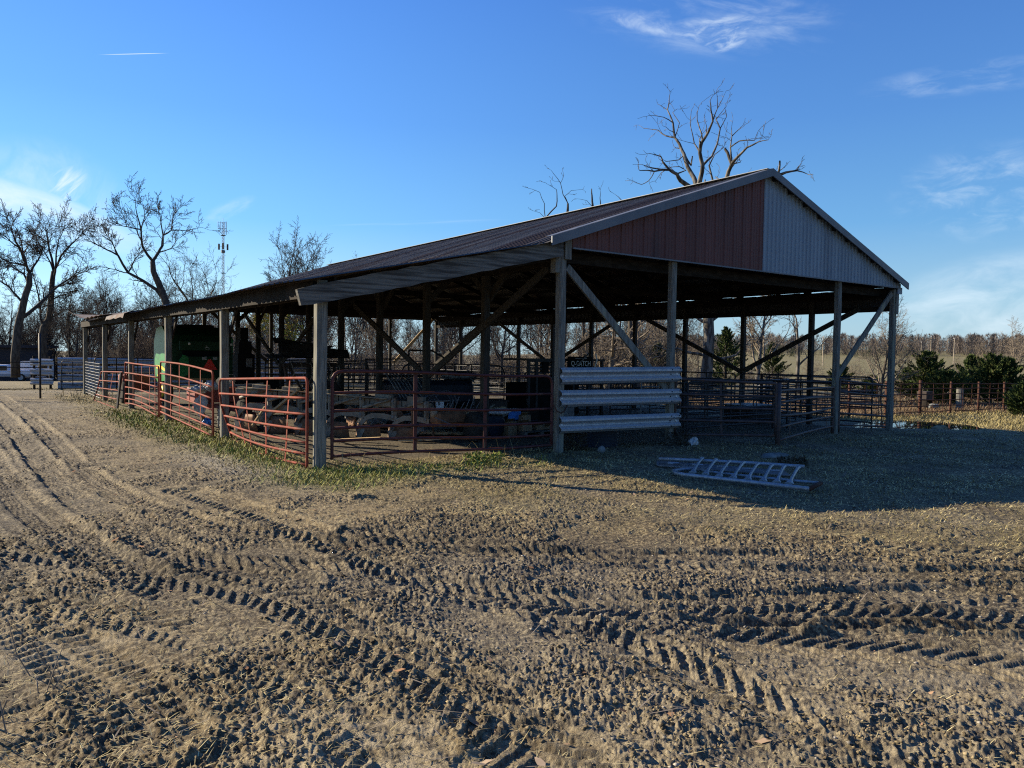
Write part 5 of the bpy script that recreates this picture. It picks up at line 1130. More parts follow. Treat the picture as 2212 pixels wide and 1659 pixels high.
# grey pipe racks standing behind the guard rail fence
for k in range(3):
    panel((-.6+2.2*k, 31.0), (1.2+2.2*k, 30.8), .5, 1.5, 3, 5, M['galv'], 'bright galvanised feed rack behind the long guard rail fence', r=.016, group='feed racks behind the guard rail fence', corner=.06)

# scrap iron lying about in the main bay
RS = random.Random(19)
for k in range(26):
    u = RS.uniform(-1.3, 1.6); v = RS.uniform(4.6, 7.6) if u < .2 else RS.uniform(3.3, 6.0); z = gz(u, v); a = RS.uniform(0, 6.28); l = RS.uniform(.4, 1.3); h = RS.uniform(.1, .7)
    q = Vector((u, v, z+.03)); e = q + Vector((cos(a)*l, sin(a)*l*.6, h)); m_ = M[RS.choice(['plowrust', 'darksheet', 'galvdull', 'plow', 'planter', 'blackpipe'])]
    mb = MB().bar(q, e, RS.uniform(.03, .09), RS.uniform(.02, .06)) if k % 3 else MB().tube([q, q.lerp(e, .4)+Vector((0, .05, .12)), e], RS.uniform(.015, .035), 7)
    solo(mb, 'scrap_iron', m_, q, 'bent scrap iron in the dark jumble behind the wide front gate', 'scrap', 'scrap iron in the main bay')
for k, (u, v) in enumerate(((-.55, 5.2), (.55, 4.6), (1.2, 5.0), (-1.2, 6.4))):
    dk = thing('disc_blade', (u, v, gz(u, v)), 'rusty harrow disc standing on edge in the jumble of scrap iron', 'disc', 'harrow discs in the main bay')
    MB().lathe((u, v, gz(u, v)+.26), [(.04, .05), (.15, .035), (.27, 0), (.27, -.012), (.15, .02), (.04, .03)], 22, 'x').build('blade', M['plowrust'], dk, True); MB().lathe((u, v, gz(u, v)+.26), [(.03, -.15), (.03, .15)], 8, 'x').build('hub', M['galvdull'], dk)

# pale sawn boards and blocks among the scrap
for k, (p, q, w, h, lab) in enumerate((((-2.9, 3.2, .10), (-2.3, 2.6, .16), .14, .04, 'pale board end lying under the bent gate side of the plow'), ((-1.7, 3.0, .06), (-1.0, 2.5, .10), .16, .05, 'pale board lying in front of the plow shares'), ((-3.4, 5.6, .5), (-3.0, 5.1, 1.0), .10, .04, 'pale board leaning up against the far end of the plow'), ((-.9, 6.6, .3), (-.2, 6.2, .62), .18, .04, 'pale board propped on the log sections'), ((.15, 3.4, .52), (.75, 3.3, .60), .20, .03, 'pale board lying across the crate beside the hose'), ((.8, 4.3, .45), (1.7, 4.1, .55), .25, .03, 'pale board laid flat above the drum'))):
    solo(MB().bar(p, q, w, h), 'board', M['freshwood'], p, lab, 'board', 'loose pale boards')
# ------------------------------------------------------------------ trees
def PDIST(x, y, D):        # a point seen in the photograph, D metres away on the ground
    d = _F + _R2*((x-1106)/1659.4) + _U2*((829.5-y)/1659.4); k = D/hypot(d.x, d.y)
    return CAM + d*k
def rv(rg): return Vector((rg.gauss(0, 1), rg.gauss(0, 1), rg.gauss(0, 1))).normalized()
def turn(d, ang, rg):
    s = d.cross(rv(rg))
    if s.length < .05: s = d.cross(Vector((1, .3, 0)))
    s.normalize(); return (d*cos(ang) + s*sin(ang)).normalized()
class Tree:
    """grows tapering limbs into a trunk mesh and a crown mesh, and leaves at the twig ends"""
    def __init__(s, seed, P):
        s.rg = random.Random(seed); s.P = P; s.trunk = MB(); s.crown = MB(); s.leaf = MB(); s.n = 0
    def limb(s, p, d, L_, r, lvl):
        P = s.P; rg = s.rg; seg = P['seg'][lvl]; pts = [p.copy()]; rad = [r]; dirs = [d]
        end = P.get('end', .3)
        for i in range(seg):
            d = (d + rv(rg)*P['wob'][lvl] + Vector((0, 0, P['up'][lvl]))).normalized()
            p = p + d*(L_/seg); pts.append(p.copy()); rad.append(max(P['rmin'], r*(1-(1-end)*(i+1)/seg))); dirs.append(d)
        s.skin(pts, rad, lvl); s.kids(pts, dirs, rad, L_, lvl)
    def skin(s, pts, rad, lvl):
        n = (9, 6, 4, 3, 3, 3)[lvl]
        (s.trunk if lvl == 0 else s.crown).tube(pts, rad, n, lvl == 0); s.n += len(pts)
    def kids(s, pts, dirs, rad, L_, lvl):
        P = s.P; rg = s.rg
        if lvl >= P['lv']:
            if P.get('leaf') and rg.random() < P['leaf']: s.leaves(pts[-1])
            return
        seg = len(pts)-1; nk = P['kids'][lvl]; t0 = P['t0'][lvl]
        for k in range(nk):
            t = t0 + (1-t0)*(k+rg.random()*.9)/nk; f = min(t*seg, seg-.001); i = int(f); u = f-i
            q = pts[i].lerp(pts[i+1], u); ang = radians(rg.uniform(*P['ang'][lvl]))
            s.limb(q, turn(dirs[i+1], ang, rg), L_*P['ratio'][lvl]*(1.08-.45*t)*rg.uniform(.75, 1.2), max(P['rmin'], (rad[i]+(rad[i+1]-rad[i])*u)*P['rr'][lvl]), lvl+1)
        if lvl < P['lv']: s.limb(pts[-1], turn(dirs[-1], radians(rg.uniform(5, 25)), rg), L_*P['ratio'][lvl]*.8, rad[-1], lvl+1)
    def guided(s, path, r0, r1, lvl, kid=1.):
        """a limb along given points"""
        rg = s.rg; pts = [Vector(path[0])]
        for a, b in zip(path[:-1], path[1:]):
            a, b = Vector(a), Vector(b); l = (b-a).length
            pts.append(a.lerp(b, .5)+rv(rg)*l*.04); pts.append(b)
        n = len(pts)-1; rad = [r0+(r1-r0)*i/n for i in range(n+1)]; dirs = [(pts[max(i, 1)]-pts[max(i, 1)-1]).normalized() for i in range(n+1)]
        s.skin(pts, rad, lvl if lvl else 0)
        L_ = sum((pts[i+1]-pts[i]).length for i in range(n))
        if kid: 
            P = dict(s.P); old = s.P; P['kids'] = [max(1, int(k*kid)) for k in P['kids']]; s.P = P; s.kids(pts, dirs, rad, min(L_, s.P.get('maxL', 4)), max(lvl, 1)); s.P = old
    def leaves(s, c):
        rg = s.rg
        for _ in range(s.P.get('lpc', 3)):
            q = c + rv(rg)*rg.uniform(0, .25); a = rv(rg)*s.P['lsz']*rg.uniform(.6, 1.3); b = a.cross(rv(rg)).normalized()*a.length*.5
            s.leaf.add([q-a, q-b, q+a, q+b], [(0, 1, 2, 3)])
    def build(s, name, label, cat, loc, bark, twig, leafm=None, group=None, loc0=(0, 0, 0)):
        """geometry is grown about the origin (or, for guided trees, at loc0 = loc)"""
        t = thing(name, loc0, label, cat, group)
        s.trunk.build('trunk', M[bark], t, True); s.crown.build('crown', M[twig], t, True)
        if s.leaf.f: s.leaf.build('foliage', M[leafm or 'oakleaf'], t)
        t.location = loc; return t
OAK = dict(seg=[6, 6, 5, 3, 2], wob=[.10, .22, .30, .34, .3], up=[.05, .07, .03, .03, .02], kids=[6, 6, 6, 5], t0=[.42, .22, .15, .12], ang=[(25, 62), (28, 65), (30, 70), (30, 70)], ratio=[.78, .60, .52, .50], rr=[.62, .58, .55, .6], lv=4, rmin=.009, end=.35)
SLIM = dict(OAK, kids=[11, 5, 5, 4], t0=[.30, .2, .15, .1], ang=[(20, 45), (22, 50), (25, 60), (30, 60)], ratio=[.48, .55, .52, .5], up=[.04, .12, .05, .03, 0], wob=[.07, .14, .2, .3, .3])
DEADP = dict(OAK, kids=[2, 3, 2, 1], rr=[.6, .4, .45, .6], ratio=[.5, .36, .45, .5], wob=[.1, .25, .4, .4, .3], rmin=.010, lv=4, maxL=2.6, ang=[(30, 70)]*4)
BRUSH = dict(seg=[4, 4, 3, 2, 2], wob=[.15, .2, .3, .3, .3], up=[.05, .06, .02, 0, 0], kids=[9, 6, 5, 3], t0=[.05, .15, .1, .1], ang=[(15, 55), (25, 60), (30, 70), (30, 70)], ratio=[.95, .6, .55, .5], rr=[.6, .6, .6, .6], lv=3, rmin=.008, end=.4)
def proto(seed, H, P, r, fork=None):
    T = Tree(seed, P); T.limb(Vector((0, 0, -.3)), Vector((T.rg.uniform(-.06, .06), T.rg.uniform(-.06, .06), 1)).normalized(), H, r, 0); return T
def guided_tree(seed, P, limbs, D, scale, depth, seedj):
    """limbs: (points in the photograph, r0, r1, level); depth wanders so that the crown is round"""
    T = Tree(seed, P); rg = random.Random(seedj)
    fwd = Vector((_F.x, _F.y, 0)).normalized()
    dp = {}
    for (pts, r0, r1, lvl, kid) in limbs:
        start = dp.get(tuple(pts[0]), 0.); slope = rg.uniform(-1, 1)*depth; path = []
        acc = 0
        for i, q in enumerate(pts):
            if i: acc += hypot(q[0]-pts[i-1][0], q[1]-pts[i-1][1])
            dd_ = start + slope*acc*(D/1659.4)*(1 if lvl else .0); dp.setdefault(tuple(q), dd_)
            path.append(PDIST(q[0], q[1], D+dd_))
        T.guided(path, r0*(scale if lvl else 1), r1*(scale if lvl else 1), lvl, kid)
    return T
def crop(pts, ox, oy, s): return [((ox+x*s)/1.35624, (oy+y*s)/1.35624) for x, y in pts]
# the big dead tree behind the ridge
c7 = lambda pts: crop(pts, 1500, 200, .5425)
base = (1528, 850)
def D7(pts, r0, r1, lvl, kid=1.): return (c7(pts), r0, r1, lvl, kid)
fork = (1000, 640)
dead = [([base, (1529, 760), (1531, 690)] + c7([(1020, 800), fork]), .37, .25, 0, 0),
  D7([fork, (985, 570), (950, 510), (930, 440), (905, 385), (880, 350), (870, 270), (840, 200), (850, 130)], .22, .03, 1),
  D7([(880, 350), (830, 340), (790, 310), (710, 300)], .07, .02, 2), D7([(870, 270), (820, 240), (740, 230)], .05, .016, 2), D7([(840, 200), (815, 185), (785, 168)], .03, .014, 2), D7([(880, 350), (905, 270), (868, 215), (893, 195)], .05, .015, 2),
  D7([(930, 440), (968, 500), (975, 450)], .12, .06, 2, 0), D7([(930, 440), (900, 470), (835, 478), (820, 470)], .05, .015, 2),
  D7([fork, (910, 580), (890, 545), (850, 522), (770, 530), (690, 525)], .20, .03, 1), D7([(850, 522), (815, 480), (805, 450), (740, 433)], .10, .02, 2), D7([(770, 530), (740, 580), (700, 602), (668, 592)], .05, .015, 2), D7([(850, 522), (760, 512), (720, 500)], .07, .03, 2), D7([(890, 545), (940, 525), (905, 505), (850, 510)], .06, .02, 2),
  D7([fork, (1020, 560), (1030, 500), (1015, 430), (1025, 375), (1060, 320), (1085, 260), (1075, 200), (1070, 150)], .21, .03, 1), D7([(1015, 430), (985, 380), (965, 290), (970, 200)], .08, .018, 2), D7([(1025, 375), (1025, 330), (1000, 250), (1010, 180)], .07, .018, 2), D7([(1085, 260), (1110, 190), (1105, 95)], .06, .015, 2), D7([(1110, 190), (1135, 145), (1158, 95)], .04, .013, 2), D7([(1015, 430), (1018, 370)], .12, .09, 2, 0),
  D7([(1030, 500), (1080, 450), (1110, 380), (1125, 300), (1102, 250), (1150, 190)], .10, .018, 1), D7([(1125, 300), (1160, 235), (1150, 190)], .05, .018, 2),
  D7([fork, (1150, 590), (1170, 530), (1187, 490), (1220, 450), (1270, 400), (1330, 370), (1380, 360)], .20, .02, 1), D7([(1187, 490), (1165, 430), (1150, 408)], .14, .10, 2, 0), D7([(1187, 490), (1180, 400), (1188, 340), (1187, 290)], .08, .018, 2), D7([(1188, 340), (1230, 300), (1250, 278)], .04, .014, 2), D7([(1180, 400), (1230, 365), (1310, 362), (1330, 312)], .06, .02, 2), D7([(1187, 490), (1235, 480), (1220, 440)], .05, .015, 2), D7([(1150, 590), (1100, 560), (1130, 580), (1230, 560)], .05, .015, 2),
  D7([fork, (1090, 605), (1065, 500), (1095, 440), (1145, 400)], .11, .018, 1),
  D7([(1020, 800), (1300, 640), (1400, 548), (1440, 550), (1480, 535), (1540, 525), (1600, 545)], .22, .025, 1), D7([(1440, 550), (1443, 520), (1447, 472)], .10, .06, 2, 0), D7([(1540, 525), (1552, 497)], .04, .018, 2),
  D7([(1000, 640), (1040, 610), (1043, 575)], .10, .05, 2, 0),
  ([(1531, 690), (1500, 672), (1440, 655), (1420, 640)], .16, .05, 1, 1), ([(1529, 760), (1490, 752), (1462, 742), (1445, 748)], .14, .07, 1, 1), ([(1529, 760), (1560, 765), (1590, 757), (1620, 725)], .15, .04, 1, 1.5), ([(1560, 765), (1585, 785), (1605, 792), (1640, 800)], .07, .02, 2, 1.5), ([(1531, 690), (1555, 670), (1560, 650)], .14, .08, 1, 1), ([(1445, 748), (1415, 735), (1390, 745)], .06, .02, 2, 2)]
T = guided_tree(3, DEADP, dead, 46, .74, .8, 17)
bp = PDIST(*base, 46); T.build('dead_tree', 'tall bleached dead tree with broken limbs rising behind the gable', 'tree', (bp.x, bp.y, gz(bp.x, bp.y)), 'deadbark', 'deadbark', None, None, (bp.x, bp.y, bp.z))
# the three large oaks at the left
cA = lambda pts: crop(pts, 0, 580, .25316)
def DA(pts, r0, r1, lvl, kid=1.): return (cA(pts), r0, r1, lvl, kid)
OAKG = dict(OAK, maxL=3.1, rmin=.011, kids=[6, 8, 6, 5], rr=[.6, .46, .5, .6], up=[.05, .12, .06, .04, .02], ang=[(20, 50), (22, 52), (25, 60), (25, 60)])
oakA = [([(34, 815)] + cA([(200, 1600), (230, 1400), (270, 1230), (340, 1000), (345, 870)]), .42, .24, 0, 0),
  DA([(345, 870), (310, 790), (230, 580), (150, 420), (120, 290)], .20, .03, 1), DA([(345, 870), (440, 720), (480, 640)], .14, .05, 1), DA([(310, 790), (200, 760), (100, 740), (0, 690)], .12, .03, 1), DA([(310, 790), (265, 640), (250, 520), (190, 350)], .12, .03, 1), DA([(230, 580), (120, 500), (60, 440), (0, 400)], .09, .02, 1),
  DA([(230, 1400), (430, 1250), (600, 1080), (800, 940), (980, 850)], .24, .03, 1, 1.3), DA([(270, 1230), (210, 1150), (100, 1020), (0, 960), (-80, 940)], .15, .04, 1), DA([(340, 1000), (275, 880), (130, 790), (0, 830)], .14, .03, 1)]
oakB = [([(92, 812)] + cA([(490, 1640), (510, 1500), (570, 1400), (590, 1190), (600, 1050), (620, 850)]), .44, .22, 0, 0),
  DA([(620, 850), (600, 700), (560, 520), (540, 400), (520, 280)], .18, .025, 1), DA([(600, 1050), (640, 850), (650, 650), (680, 480), (750, 320)], .16, .025, 1), DA([(620, 850), (700, 680), (800, 560), (900, 470), (960, 400)], .15, .025, 1), DA([(560, 520), (440, 440), (360, 380)], .08, .02, 1), DA([(590, 1190), (700, 1130), (830, 1090)], .10, .03, 1),
  DA([(510, 1500), (470, 1400), (450, 1150), (390, 900)], .20, .05, 1), DA([(570, 1400), (750, 1290), (880, 1320)], .10, .03, 1), DA([(600, 1050), (720, 990), (850, 900)], .12, .03, 1), DA([(620, 850), (530, 650), (430, 480)], .11, .025, 1)]
c1 = lambda pts: crop(pts, 0, 550, .42194)
def DC(pts, r0, r1, lvl, kid=1.): return (c1(pts), r0, r1, lvl, kid)
oakC = [([(378, 830)] + c1([(1190, 1000), (1150, 790), (1100, 660), (1065, 580), (1060, 510)]), .42, .22, 0, 0),
  DC([(1060, 510), (1100, 450), (1130, 400), (1132, 330), (1190, 295), (1300, 300), (1400, 275)], .18, .02, 1, .8), DC([(1132, 330), (1112, 200), (1100, 150)], .08, .02, 1, .8), DC([(1190, 295), (1200, 200), (1235, 150)], .07, .02, 1, .8), DC([(1100, 450), (1190, 420), (1240, 340)], .08, .02, 1, .8),
  DC([(1150, 790), (1090, 710), (1000, 650), (890, 590), (820, 470), (740, 430), (660, 390), (600, 360)], .24, .02, 1, 1.), DC([(820, 470), (780, 380), (690, 320)], .09, .02, 1, 1.), DC([(890, 590), (930, 510), (990, 430)], .09, .03, 1, .8),
  DC([(1060, 510), (990, 410), (980, 290), (950, 180), (940, 95)], .16, .02, 1, .8), DC([(980, 290), (880, 270), (790, 260)], .09, .02, 1, .8), DC([(980, 290), (1005, 200), (990, 110)], .07, .02, 1, .8), DC([(880, 270), (850, 180), (830, 110)], .05, .015, 1, .8)]
for lb, limbs, D, (bx, by), sd in (('dark bare oak at the left edge with a long limb reaching right', oakA, 61, (34, 815), 5), ('dark bare spreading oak second from the left edge', oakB, 64, (92, 812), 6), ('tall leaning bare oak standing behind the far end of the roof', oakC, 56, (378, 830), 8)):
    limbs = [(a, (b*.68 if d == 0 else b), (c*.70 if d == 0 else c), d, e) for a, b, c, d, e in limbs]; T = guided_tree(sd, OAKG, limbs, D, .58, .7, sd*3); p = PDIST(bx, by, D)
    T.build('oak_tree', lb, 'tree', (p.x, p.y, p.z), 'bark', 'twig', None, 'large bare oaks', (p.x, p.y, p.z))
# bare forest: a few grown trees, then copies of each with its parts
G1 = 'bare trees in the wood behind the barn'
protos = []
for k, (seed, H, P, r, tw, lf) in enumerate([(21, 6.2, OAK, .22, 'twig', 0), (22, 6.8, OAK, .24, 'twig', 0), (23, 5.6, OAK, .20, 'twigred', .06), (24, 8.2, SLIM, .15, 'twig', 0), (25, 7.4, SLIM, .13, 'twig', 0), (26, 8.8, SLIM, .15, 'twigred', .05), (27, 6.4, SLIM, .12, 'twigpale', 0)]):
    P = dict(P); 
    if lf: P['leaf'] = lf; P['lpc'] = 3; P['lsz'] = .06
    T = proto(seed, H, P, r)
    lab = {('twig', 0): 'bare grey tree standing among the others in the wood behind the barn', ('twigred', .06): 'bare tree with brown leaves still clinging in the wood behind the barn', ('twigred', .05): 'slender tree with brown leaves still clinging in the wood', ('twigpale', 0): 'slender pale-twigged tree in the wood behind the barn'}[(tw, lf)]
    protos.append((T, lab, tw))
brush = []
for k, (seed, H, tw, lf) in enumerate([(41, 2.4, 'twig', .10), (42, 2.1, 'twigpale', 0), (43, 2.8, 'twigred', .2), (44, 2.5, 'twigpale', .05)]):
    P = dict(BRUSH)
    if lf: P['leaf'] = lf; P['lpc'] = 3; P['lsz'] = .05
    T = Tree(seed, P)
    for q in range(5):
        a = T.rg.uniform(0, 6.28); T.limb(Vector((.5*cos(a), .5*sin(a), -.2)), Vector((.35*cos(a), .35*sin(a), 1)).normalized(), H*T.rg.uniform(.7, 1.1), .03, 1 if q else 0)
    lab = {0: 'dark tangled bush with dead leaves at the edge of the wood', 1: 'pale leafless brush at the edge of the wood', 2: 'russet bush full of dry leaves at the edge of the wood', 3: 'pale brush with a few dry leaves at the edge of the wood'}[k]
    brush.append((T, lab, tw))
RF = random.Random(77)
def ang_pos(px, D):
    p = PDIST(px, 760, D); return p.x, p.y
def clear(x, y):
    if -7 < x < 13.5 and -15 < y < 29.5: return False
    if x < -6.5 and y < 40: return False
    if y < 20 and x < 20: return False
    return True
srcs = {}
def place(kind, lst, name, cat, group, idx, x, y, sc, rz):
    T, lab, tw = lst[idx]; key = (kind, idx); z = gz(x, y)-.05
    if key not in srcs: srcs[key] = T.build(name, lab, cat, (x, y, z), 'bark', tw, 'oakleaf', group); o = srcs[key]; o.rotation_euler = (0, 0, rz); o.scale = (sc, sc, sc)
    else: copy_tree(srcs[key], (x, y, z), rz, sc)
cnt = 0
for i in range(400):
    px = RF.uniform(-160, 1520); D = (RF.uniform(100, 125) if px < 150 else RF.uniform(74, 120)) if px < 340 else (RF.uniform(58, 112) if px < 760 else RF.uniform(50, 95)); x, y = ang_pos(px, D)
    if not clear(x, y) or cnt >= 150: continue
    if px > 560 and RF.random() < (.5 if px < 1060 else .72): continue
    sc = RF.uniform(.72, 1.12)*(.84 if px < 340 else (.92 if px < 500 else (.85 if px < 800 else .72))); place('t', protos, 'bare_tree', 'tree', G1, RF.choice([0, 1, 2, 3, 4, 5, 6, 3, 4, 5]), x, y, sc*(.6 if 425 < px < 560 else 1), RF.uniform(0, 6.28)); cnt += 1
cnt = 0
G2 = 'brush along the edge of the wood'
for i in range(900):
    px = RF.uniform(-160, 1500); D = RF.uniform(44, 80) if px > 420 else (RF.uniform(64, 92) if px > 190 else RF.uniform(100, 122)); x, y = ang_pos(px, D)
    if not clear(x, y) or cnt >= 210: continue
    place('b', brush, 'bush', 'bush', G2, RF.choice([0, 1, 2, 3, 0, 2] if px < 520 else [1, 3, 1, 3, 0]), x, y, RF.uniform(.7, 1.25)*(1 if px < 520 else .8), RF.uniform(0, 6.28)); cnt += 1
# single trees near the barn
def lone(px, py, D, T, label, bark='bark', twig='twig', leaf=None, name='bare_tree', sc=1, rz=0.):
    p = PDIST(px, py, D); o = T.build(name, label, 'tree', (p.x, p.y, gz(p.x, p.y)-.1), bark, twig, leaf); o.scale = (sc,)*3; o.rotation_euler = (0, 0, rz); return o
LOW = dict(OAK, t0=[.22, .2, .15, .1], kids=[7, 6, 5, 4], ang=[(45, 85), (30, 70), (30, 70), (30, 70)], ratio=[.62, .55, .5, .5], up=[.05, .03, .02, 0, 0])
lone(1312, 830, 47, proto(61, 5.5, LOW, .24), 'crooked pale-barked tree leaning behind the guard rails', 'deadbark', 'twigpale')
lone(1376, 832, 46, proto(62, 6.0, LOW, .30), 'stout tree with low heavy limbs left of the dead tree', 'bark', 'twigpale', rz=2.)
lone(1632, 826, 49, proto(63, 5.6, dict(SLIM, wob=[.12, .2, .25, .3, .3]), .16), 'slim leaning tree right of the dead tree trunk', 'deadbark', 'twigpale')
lone(1725, 822, 56, proto(64, 5.2, dict(DEADP, kids=[4, 2, 2, 1]), .17), 'dead snag with short stubs standing in the pasture', 'deadbark', 'deadbark', name='dead_snag')
lone(1900, 826, 47, proto(65, 4.2, dict(SLIM, t0=[.2, .15, .1, .1], kids=[12, 6, 5, 4], ang=[(25, 60), (25, 60), (30, 60), (30, 60)], ratio=[.62, .6, .55, .5], rmin=.006), .12), 'fine-twigged small tree behind the right corner post', 'bark', 'twigpale', sc=.86)
lone(2188, 846, 62, proto(66, 4.6, dict(OAK, rmin=.008), .18), 'pale bare tree among the cedars at the right edge', 'deadbark', 'twigpale', sc=.66)
lone(2120, 835, 75, proto(67, 3.6, dict(SLIM, rmin=.008), .1), 'small bare tree behind the row of cedars', 'deadbark', 'twigpale', sc=.8)
c7t = lambda pts: crop(pts, 1500, 200, .5425)
sm1 = [([(1213, 800), (1215, 560)] + c7t([(300, 780), (302, 730)]), .17, .07, 0, 0), (c7t([(302, 730), (275, 680), (262, 620), (225, 570), (210, 550)]), .06, .014, 1, .5), (c7t([(302, 730), (285, 690), (320, 660), (365, 655)]), .05, .014, 1, .5), (c7t([(262, 620), (280, 580), (272, 550)]), .03, .012, 1, .5),
  ([(1213, 790), (1195, 560)] + c7t([(180, 810), (240, 745), (243, 690), (240, 655), (190, 625)]), .12, .014, 1, .6), (c7t([(180, 810), (175, 730), (150, 670), (100, 650)]), .05, .014, 1, .6), (c7t([(180, 810), (150, 780), (115, 770)]), .03, .012, 1, .5)]
sm2 = [([(1262, 800), (1266, 600)] + c7t([(437, 750), (432, 690), (430, 650)]), .14, .03, 0, 0), (c7t([(437, 750), (405, 715), (355, 705)]), .04, .012, 1, .6), ([(1280, 800), (1284, 600)] + c7t([(478, 745), (475, 700), (478, 668)]), .12, .02, 1, .5), ([(1333, 800), (1340, 600)] + c7t([(600, 720), (575, 695), (555, 680)]), .12, .015, 1, .5)]
for k, (ls, lb, b_) in enumerate([(sm1, 'gnarled bare treetop showing above the middle of the roof', (1213, 800)), (sm2, 'thin bare treetop just right of the gnarled one above the roof', (1262, 800))]):
    T = guided_tree(70+k, dict(DEADP, rmin=.010, maxL=2.), ls, 58, .6, .6, 31+k); p = PDIST(*b_, 58); T.build('bare_tree', lb, 'tree', (p.x, p.y, p.z), 'bark', 'twig', None, None, (p.x, p.y, p.z))
for k, (px, D, lb) in enumerate(((628, 60, 'upswept bare treetop above the middle of the low roof'), (668, 63, 'second upswept bare treetop right of the first above the low roof'))):
    T = proto(81+k, 7.2, dict(SLIM, ang=[(15, 32), (18, 40), (20, 50), (30, 60)]), .13); x, y = ang_pos(px, D); o = T.build('bare_tree', lb, 'tree', (x, y, gz(x, y)), 'bark', 'twig'); o.scale = (1.1,)*3
yt = Tree(91, dict(OAK, leaf=.55, lpc=5, lsz=.09, kids=[6, 5, 4, 3])); yt.limb(Vector((0, 0, -.2)), Vector((0, 0, 1)), 3.6, .10, 0); x, y = ang_pos(578, 56)
yt.build('yellow_tree', 'small tree with bright yellow leaves seen through the left of the barn', 'tree', (x, y, gz(x, y)), 'bark', 'twig', 'yellowleaf')
# cedars
def cedar(seed, H, R):
    rg = random.Random(seed); tr = MB().tube([(0, 0, -.2), (.03, 0, H*.5), (0, .03, H*.93)], [.07*H/2.5, .05*H/2.5, .01], 7); fo = MB(); st_ = MB()
    nb_ = int(80+40*R)
    for i in range(nb_):
        t = (i+rg.random())/nb_; z = H*(.03+.95*t); a = rg.uniform(0, 6.28); reach = R*(1-t)**.8*rg.uniform(.45, 1.3)*(1 if t > .1 else .85)+.08
        d = Vector((cos(a), sin(a), .35+.9*t+rg.uniform(-.2, .3))).normalized(); p0 = Vector((0, 0, z*.92)); p1 = p0 + d*reach
        if i % 3 == 0: st_.tube([p0, p0.lerp(p1, .8)], [.012, .005], 3, False)
        n = int(14+reach*34)
        for k in range(n):
            q = p0.lerp(p1, .3+.78*((k+rg.random())/n)) + rv(rg)*.12*(1.1-.85*k/n); l = rg.uniform(.07, .20)
            e = (d*1.1 + rv(rg)*.65 + Vector((0, 0, .3))).normalized()*l; w_ = e.cross(rv(rg)).normalized()*l*.28
            fo.add([q-w_, q+w_, q+e], [(0, 1, 2)])
    return tr, st_, fo
def put_cedar(px, py, D, H, R, seed, label):
    tr, st_, fo = cedar(seed, H, R); p = PDIST(px, py, D); loc = (p.x, p.y, gz(p.x, p.y)-.05)
    t = thing('cedar', (0, 0, 0), label, 'tree', 'cedars in the pasture'); tr.build('trunk', M['bark'], t, True); st_.build('branches', M['twig'], t); fo.build('foliage', M['cedar'], t); t.location = loc
for a in [(1998, 850, 50, 3.1, 2.0, 1, 'broad dark cedar, leftmost of the row behind the rusty fence'), (2042, 850, 48, 1.9, 1.6, 2, 'low sprawling cedar leaning on the right of the broad dark one'), (2095, 846, 56, 3.0, 1.4, 3, 'narrow dull cedar in the middle of the row behind the rusty fence'),
          (2140, 848, 51, 3.0, 1.9, 4, 'olive-tinted broad cedar right of the narrow one'), (2176, 848, 51, 2.8, 1.5, 5, 'rounded cedar at the right end of the row'), (2212, 872, 39, 1.5, .9, 6, 'small cedar at the right edge of the photo near the fence'),
          (1958, 846, 58, 2.0, 1.1, 7, 'low grey-green cedar just right of the barn corner post'), (1815, 820, 60, 2.1, 1.2, 8, 'small cedar seen between the two rightmost barn posts'), (1884, 824, 56, 1.4, .8, 9, 'smallest cedar beside the right corner post'),
          (1566, 828, 58, 5.0, 1.9, 10, 'tall cedar right behind the dead tree trunk'), (1668, 812, 76, 4.2, 1.7, 11, 'cedar under the right eave beyond the slim leaning tree'), (1420, 826, 60, 3.6, 1.6, 12, 'cedar left of the dead tree trunk behind the barn'), (1345, 828, 58, 3.0, 1.4, 13, 'cedar between the crooked pale tree and the stout one')]: put_cedar(*a)
# pale brush among the cedars and along the fence
for i in range(46):
    px = RF.uniform(1480, 2330); D = RF.uniform(50, 72); x, y = ang_pos(px, D)
    if 1620 < px < 1935 and RF.random() < .75: continue
    place('b', brush, 'bush', 'bush', G2, RF.choice([1, 3, 1]), x, y, RF.uniform(.35, .7), RF.uniform(0, 6.28))
